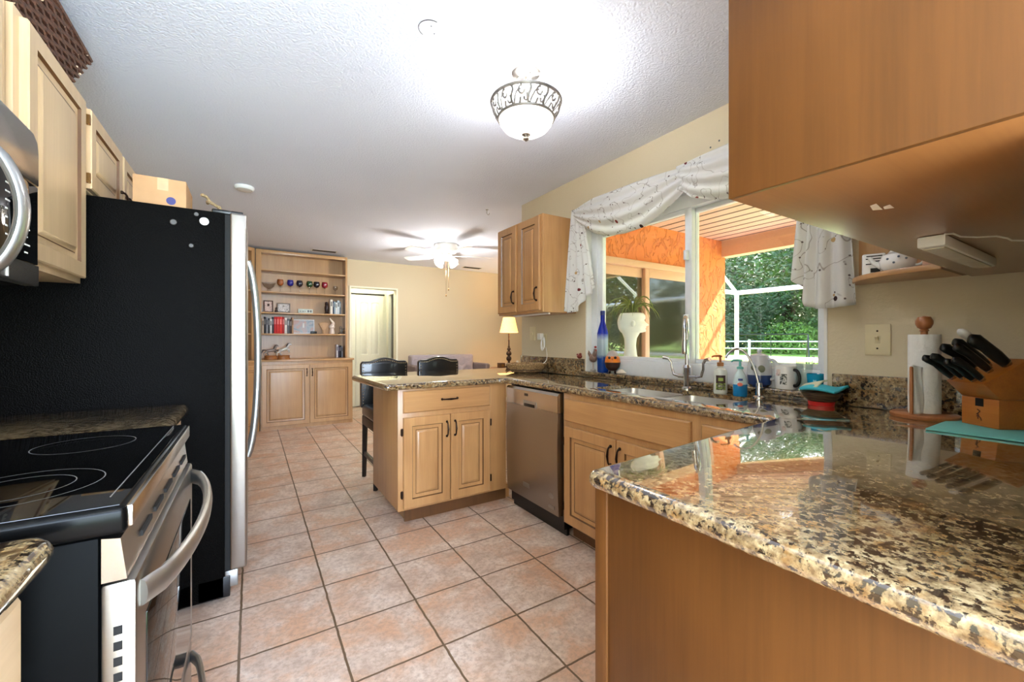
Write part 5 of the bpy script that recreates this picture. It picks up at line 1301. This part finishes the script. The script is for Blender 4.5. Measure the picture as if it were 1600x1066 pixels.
MB().lathe([(0, 0), (.026, 0), (.033, .078), (.031, .08), (.025, .004), (0, .004)], (0, 0, 0), 22).build('cup_body', plain('turquoise_plastic', H(14, 150, 190), .25), t, local=True)
wrap(.0305, .025, .058, PI+.1, PI+.5).build('pale_print', plain('pale_turquoise', H(150, 214, 224), .4), t, local=True)
t = thing('drinking_glass', 'clear tumbler behind the mug at the right of the window ledge', 'glass', (2.172, .905, LZ))
MB().lathe([(0, 0), (.026, 0), (.034, .14), (.032, .14), (.024, .006), (0, .006)], (0, 0, 0), 22).build('tumbler', pane_mat('tumbler_glass', (.92, .96, .93, 1), 1.6), t, local=True)
t = thing('bowl', 'brown striped bowl with a red foot on the granite behind the corner', 'bowl', (2.035, .785, .914))
MB().lathe([(0, 0), (.045, 0), (.047, .016), (.044, .018)], (0, 0, .0005), 28).build('foot', plain('red_plastic', H(196, 36, 34), .35), t, local=True)
def stripes():
    m, nt, N, L, b = new_mat('striped_brown_glaze'); v = coords(nt); s = N.new('ShaderNodeSeparateXYZ'); L.new(v, s.inputs[0])
    z = math_n(nt, 'ADD', math_n(nt, 'MULTIPLY', s.outputs[2], 90), math_n(nt, 'MULTIPLY', noise(nt, v, 12, 2), 3)); f = math_n(nt, 'FRACT', z)
    L.new(ramp(nt, f, [(.3, H(66, 48, 36)), (.5, H(118, 98, 68)), (.75, H(66, 48, 36))]), b.inputs['Base Color']); b.inputs['Roughness'].default_value = .3; return m
MB().lathe([(.044, .017), (.060, .032), (.071, .052), (.073, .056), (.069, .056), (.056, .034), (0, .022)], (0, 0, .0005), 30).build('body', stripes(), t, local=True)
aqua = plain('aqua_cloth', H(70, 190, 208), .85, bmp=.5, bs=200)
t = thing('dish_cloth', 'folded aqua and pale striped cloth lying in the brown bowl', 'cloth', (2.035, .785, .970))
def cl(u, v):
    x = -.068+.136*u; y = -.072+.125*v; r = math.hypot(x, y)
    return (x, y, .012+.014*math.cos(x*34+1)*math.cos(y*26)-.05*max(0, r-.06)+.012*u)
o = MB().grid(cl, 26, 26).build('cloth', aqua, t, local=True, ang=180, recalc=False); sm = o.modifiers.new('thickness', 'SOLIDIFY'); sm.thickness = .010; sm.offset = 0
def cl2(u, v):
    x = -.062+.10*u; y = -.01+.07*v
    return (x, y, .028+.010*math.cos(x*30)-.02*v+.014*u)
o = MB().grid(cl2, 18, 12).build('pale_fold', plain('pale_stripe_cloth', H(222, 226, 196), .85), t, local=True, ang=180, recalc=False); sm = o.modifiers.new('thickness', 'SOLIDIFY'); sm.thickness = .006; sm.offset = 0

# woven tray basket
straw = wicker_m('straw', H(120, 90, 54), H(178, 144, 96)); straw_d = wicker_m('dark_straw', H(62, 42, 30), H(104, 78, 54))
t = thing('woven_basket', 'flat oval woven straw basket on the worktop below the outlet', 'basket', (1.945, 2.865, .9145), math.radians(-32.2))
for k in range(8):
    f = k/7; a, b = .10+.062*f**.7, .065+.05*f**.7; z = .010+.062*f**1.3
    MB().tube([(a*math.cos(q), b*math.sin(q), z+.002*math.sin(9*q+k)) for q in [2*PI*i/48 for i in range(48)]], .0088, 8, closed=True).build('coil', straw_d if k in (1, 3) else straw, t, local=True, ang=180)
MB().lathe([(0, .004), (.10, .004), (.10, .010), (0, .010)], (0, 0, 0), 32, sy=.65).build('bottom', straw_d, t, local=True)

# planter head outside the window
t = thing('head_planter', 'white head-shaped planter outside the window, facing right', 'planter', (2.45, 2.175, .9855), math.radians(-38))
plaster = plain('white_plaster', H(238, 238, 234), .6, var=.02)
# profile in the local x-z plane, +x is the way the face looks; rows: z, back x, front x, half width
rows = [(0, -.075, .062, .072), (.03, -.070, .048, .066), (.07, -.062, .030, .055), (.12, -.058, .024, .048), (.16, -.062, .030, .048), (.19, -.078, .052, .056), (.205, -.09, .098, .062), (.222, -.098, .100, .066),
        (.238, -.104, .094, .070), (.248, -.106, .102, .072), (.262, -.108, .100, .073), (.275, -.110, .122, .074), (.285, -.111, .116, .075), (.31, -.112, .095, .076), (.33, -.111, .088, .076), (.35, -.108, .096, .076), (.38, -.100, .094, .074), (.405, -.088, .082, .068)]
rows = [(z*.255/.19 if z <= .19 else .255+(z-.19)*(.405-.255)/(.405-.19), a, b_, c_) for z, a, b_, c_ in rows]
m = MB(); n = 28; vs = []
for z, xb, xf, hw in rows:
    for k in range(n):
        a = 2*PI*k/n; cx = (xb+xf)/2; rx = (xf-xb)/2; ca = math.cos(a)
        w = hw*(abs(math.sin(a))**.9)*(1 if math.sin(a) > 0 else -1)
        px = cx+rx*ca
        if xf > .08 and ca > .5: w *= (1-.45*(ca-.5)/.5)
        vs.append((px, w, z))
fs = [(r*n+k, r*n+(k+1) % n, (r+1)*n+(k+1) % n, (r+1)*n+k) for r in range(len(rows)-1) for k in range(n)]+[tuple(range(n))[::-1], tuple((len(rows)-1)*n+k for k in range(n))]
m.raw(vs, fs); m.build('head', plaster, t, local=True, ang=180)
for s in (-1, 1): MB().ball((-.01, s*.074, .325), (.018, .009, .024), 10).build('ear', plaster, t, local=True)
MB().lathe([(0, .400), (.07, .400), (.06, .409), (0, .411)], (0, 0, 0), 20).build('soil', plain('soil', H(60, 44, 34), .9), t, local=True)
t = thing('spider_plant', 'spiky green plant growing out of the white head planter', 'plant', (2.45, 2.175, 1.3955))
lm = plain('strap_leaf', H(112, 126, 56), .5, var=.3, vs=9); rr = random.Random(11)
for k in range(30):
    a = 2*PI*k/30+rr.uniform(-.15, .15); L_ = rr.uniform(.12, .21); hgt = rr.uniform(.06, .16); d = Vector((math.cos(a), math.sin(a), 0))
    pts = bez(d*.012, d*.03+Vector((0, 0, hgt)), d*L_*.8+Vector((0, 0, hgt*1.05)), d*L_+Vector((0, 0, rr.uniform(-.07, .06))), 8)
    MB().tube(pts, [.004, .0055, .006, .006, .0055, .005, .004, .0028, .001], 5, flat=(1, .35)).build('leaf', lm, t, local=True)

# ------------------------------------------------------------------ near counter things
px, py = 2.018, .465
t = thing('paper_towel_holder', 'wooden paper towel stand with a round knob on the granite', 'paper towel holder', (px, py, .9145))
beech = wood('beech_wood', H(190, 122, 70), H(150, 88, 46), 2)
MB().lathe([(0, 0), (.089, 0), (.092, .005), (.092, .013), (.085, .018), (0, .018)], (0, 0, 0), 40).build('base', beech, t, local=True)
MB().lathe([(0, .018), (.010, .018), (.010, .305), (.014, .307), (.010, .312), (.018, .318), (.0235, .332), (.0235, .342), (.017, .356), (0, .360)], (0, 0, 0), 24).build('post', beech, t, local=True)
MB().lathe([(0, .018), (.0052, .018), (.0052, .178), (.004, .182), (0, .183)], (-.0815, .0135, 0), 12).build('side_rod', beech, t, local=True)
towel = plain('paper_towel', H(240, 238, 232), .9, var=.02, bmp=.6, bs=90)
t = thing('paper_towel_roll', 'white paper towel roll on the wooden stand', 'paper towel', (px, py, .933))
prof = [(.013, 0), (.0425, 0), (.043, .003), (.043, .272), (.0425, .275), (.013, .275)]
MB().lathe(prof, (0, 0, .0005), 36).build('roll', towel, t, local=True)
MB().lathe([(.011, .001), (.0135, .001), (.0135, .2745), (.011, .2745)], (0, 0, .0005), 20).build('core', cardboard, t, local=True)
def sheet(u, v):
    l = -.056+.052*u+.004*math.sin(6*v)*u; d = .0465 if l > -.032 else .0465-.55*(-.032-l)
    d += .0025*math.sin(10*u+5*v)
    return (l*.846-.975*d, -l*.533-.225*d, .004+(.168-.010*u)*v-.006*math.sin(PI*u)*(1-v))
o = MB().grid(sheet, 18, 22).build('loose_sheet', towel, t, local=True, ang=180, recalc=False); sm = o.modifiers.new('thickness', 'SOLIDIFY'); sm.thickness = .0008

tag(MB().box(1.745, 2.085, .09, .40, .9145, .920, .002).build('cutting_mat', plain('aqua_mat', H(120, 204, 196), .5, var=.02), loc=(1.9, .25, .9145)), 'thin aqua cutting mat under the knife block', 'cutting mat')
KB = Vector((1.925, .318, .9205)); KR = math.radians(234.4)
oak = wood('knife_block_wood', H(202, 124, 44), H(164, 88, 26), 0, .3)
t = thing('knife_block', 'slanted wooden knife block full of black handled knives, on the aqua mat', 'knife block', KB, KR)
MB().prism([(0, 0), (0, .088), (.15, .088), (.15, 0)], -.055, .055, 'x', b=.002).build('foot_block', oak, t, local=True)
MB().prism([(0.004, .0885), (-.046, .137), (.086, .212), (.165, .13), (.165, .0885)], -.0575, .0575, 'x', b=.002).build('slotted_head', oak, t, local=True)
MB().box(-.012, .012, -.0008, .004, .062, .087).build('front_slot', dark_gap, t, local=True)
m = MB()
for x0, z0, x1, z1 in ((-.008, .036, .002, .046), (.002, .046, -.006, .052), (-.004, .040, -.004, .022), (-.004, .032, .004, .026), (-.008, .03, -.001, .034), (.004, .026, .006, .018)):
    m.tube([(x0, -.0006, z0), (x1, -.0006, z1)], .0014, 5)
m.build('burnt_mark', plain('burnt_mark', H(92, 46, 20), .7), t, local=True)
kd = Vector((0, -.76, .65)); top0, top1 = Vector((0, -.046, .137)), Vector((0, .086, .212))
rotKB = Matrix.Translation(KB) @ Matrix.Rotation(KR, 4, 'Z')
rivet = plain('rivet_steel', H(200, 200, 202), .25, .9)
def knife(x, s, L, w, label, kind='riveted', tilt=0):
    o = top0+(top1-top0)*s+Vector((x, 0, 0))
    t = thing('knife', label, 'knife', rotKB @ o, KR, 'knives in the knife block')
    d = (kd+Vector((tilt, 0, 0))).normalized(); side = Vector((1, 0, 0)); nrm = d.cross(side).normalized()
    pts = [d*.004, d*.016, d*(L*.3), d*(L*.65), d*(L*.88)-nrm*.004, d*L-nrm*.010]
    q = MB().tube(pts, [w*.82, w*.9, w*1.05, w*1.0, w*1.2, w*.85], 10, flat=(.62, 1.1)); h = q.build('handle', black_pl, t, local=True, ang=180)
    if kind == 'riveted':
        MB().tube([p+nrm*w*.98 for p in pts[:-1]], w*.20, 6).build('tang', rivet, h, local=True)
        for f in (.25, .5, .75): MB().ball(d*(L*f)-side*w*.55, (.0035, .0035, .0035), 8).build('rivet', rivet, h, local=True)
    MB().tube([d*-.004, d*.010], [w*.6, w*.85], 10, flat=(.7, 1.15)).build('bolster', rivet, t, local=True)
    return t
knife(-.044, .10, .115, .0105, 'riveted black knife at the front left of the knife block, lowest handle')
knife(-.018, .14, .120, .0105, 'plain black knife just right of the lowest handle in the knife block', 'plain')
knife(.022, .08, .105, .0095, 'riveted black knife at the front right of the knife block')
knife(.042, .12, .108, .0095, 'short riveted black knife nearest the front right corner of the knife block')
knife(-.030, .48, .125, .0125, 'thick plain black handle in the middle row, left side of the knife block', 'plain')
knife(.018, .46, .130, .0115, 'long riveted black knife in the middle row of the knife block')
knife(-.012, .66, .130, .0125, 'plain black handle behind the middle row of the knife block', 'plain')
knife(.030, .74, .135, .0165, 'broad black sharpener handle at the back of the knife block', 'plain')
p = rotKB @ (top0+(top1-top0)*.90+Vector((-.020, 0, 0)))
t = thing('spatula', 'white handled spatula at the back of the knife block', 'utensil', p, KR)
MB().tube([kd*.002, kd*.05, kd*.10], [.006, .007, .008], 10).build('shaft', white_pl, t, local=True)
MB().ball((0, 0, 0), (.016, .012, .026), 14, M=Matrix.Translation(kd*.125) @ kd.to_track_quat('Z', 'Y').to_matrix().to_4x4()).build('knob', white_pl, t, local=True)

# ------------------------------------------------------------------ things on the corner shelf
SZ = UB+.0245
t = thing('printed_mug', 'black and white printed square mug on the corner shelf', 'mug', (2.035, .612, SZ), math.radians(20))
MB().box(-.03, .03, -.034, .034, 0, .082, .006, 3).build('cup', white_cer, t, local=True)
m = MB()
for k, (a, b) in enumerate(((-.024, .022), (-.020, .024), (-.026, .010), (-.022, .024))): m.box(-.0308, -.0302, a, b, .070-k*.010, .074-k*.010)
m.box(-.0308, -.0302, -.018, .010, .010, .026)
m.build('printed_rows', black_pl, t, local=True)
t = thing('teapot', 'white teapot with small flowers on the corner shelf', 'teapot', (1.995, .53, SZ))
MB().lathe([(0, 0), (.032, 0), (.048, .018), (.052, .04), (.044, .062), (.026, .072), (0, .074)], (0, 0, 0), 26).build('body', white_cer, t, local=True)
MB().lathe([(.027, .072), (.020, .082), (.006, .086), (.009, .094), (0, .098)], (0, 0, 0), 20).build('lid', white_cer, t, local=True)
MB().tube(bez((0, -.046, .055), (0, -.085, .062), (0, -.075, .012), (0, -.046, .02), 10), .005, 8).build('handle', white_cer, t, local=True)
MB().tube([(0, .045, .025), (0, .070, .045), (0, .082, .066)], [.011, .008, .006], 10).build('spout', white_cer, t, local=True)
m = MB()
for a, z in ((PI-.3, .045), (PI+.3, .05), (PI+.05, .03), (PI+.7, .042)): m.ball((.0515*math.cos(a), .0515*math.sin(a), z), .004, 6)
m.build('flower_print', plain('flower_print', H(96, 110, 130), .5), t, local=True)
tag(MB().lathe([(0, 0), (.016, 0), (.018, .055), (.013, .06), (.013, .072), (0, .072)], (1.985, .445, SZ), 18).build('spice_jar', plain('pink_tan_jar', H(206, 164, 140), .4), loc=(1.985, .445, SZ)), 'small tan jar right of the teapot on the corner shelf', 'jar')
tag(MB().box(1.965, 1.990, .398, .420, SZ, SZ+.045, .003).build('salt_shaker', white_cer, loc=(1.977, .41, SZ)), 'tiny white shaker at the right end of the corner shelf', 'shaker')

# ------------------------------------------------------------------ clothes in the hall closet
t0 = None
MB().cyl((2.5, 6.98, 1.72), (2.5, 7.71, 1.72), .012, seg=10).build('closet_rod', nickel)
bpy.data.objects['closet_rod']['kind'] = 'structure'
for k, (y, n, rgb, z0) in enumerate(((7.10, 'red-brown', (122, 58, 44), .75), (7.20, 'pink', (190, 120, 110), .9), (7.30, 'dark brown', (74, 44, 34), .70), (7.40, 'grey', (140, 138, 140), .6), (7.52, 'rust', (140, 70, 44), .85))):
    t = thing('garment', f'{n} garment hanging in the dark hall closet', 'clothing', (2.45, y, 1.72), 0, 'clothes in the hall closet')
    def gf(u, v, y=y, z0=z0):
        x = 2.45-.20+.44*u; sh = .10*(abs(u-.5)*2)**1.5*(1-v)
        return (x+.01*math.sin(11*v), y+.018*math.sin(14*u+k)*(.3+v), 1.66-sh-(1.66-z0)*v)
    o = MB().grid(gf, 22, 18).build('cloth', colm('garment '+n, rgb, .9), t, ang=180, recalc=False); sm = o.modifiers.new('thickness', 'SOLIDIFY'); sm.thickness = .02
    MB().tube([(2.5, y, 1.66)]+arc((2.5, y, 1.70), .022, -PI/2, PI, 8, 'xz'), .003, 6).build('hanger', nickel, t)
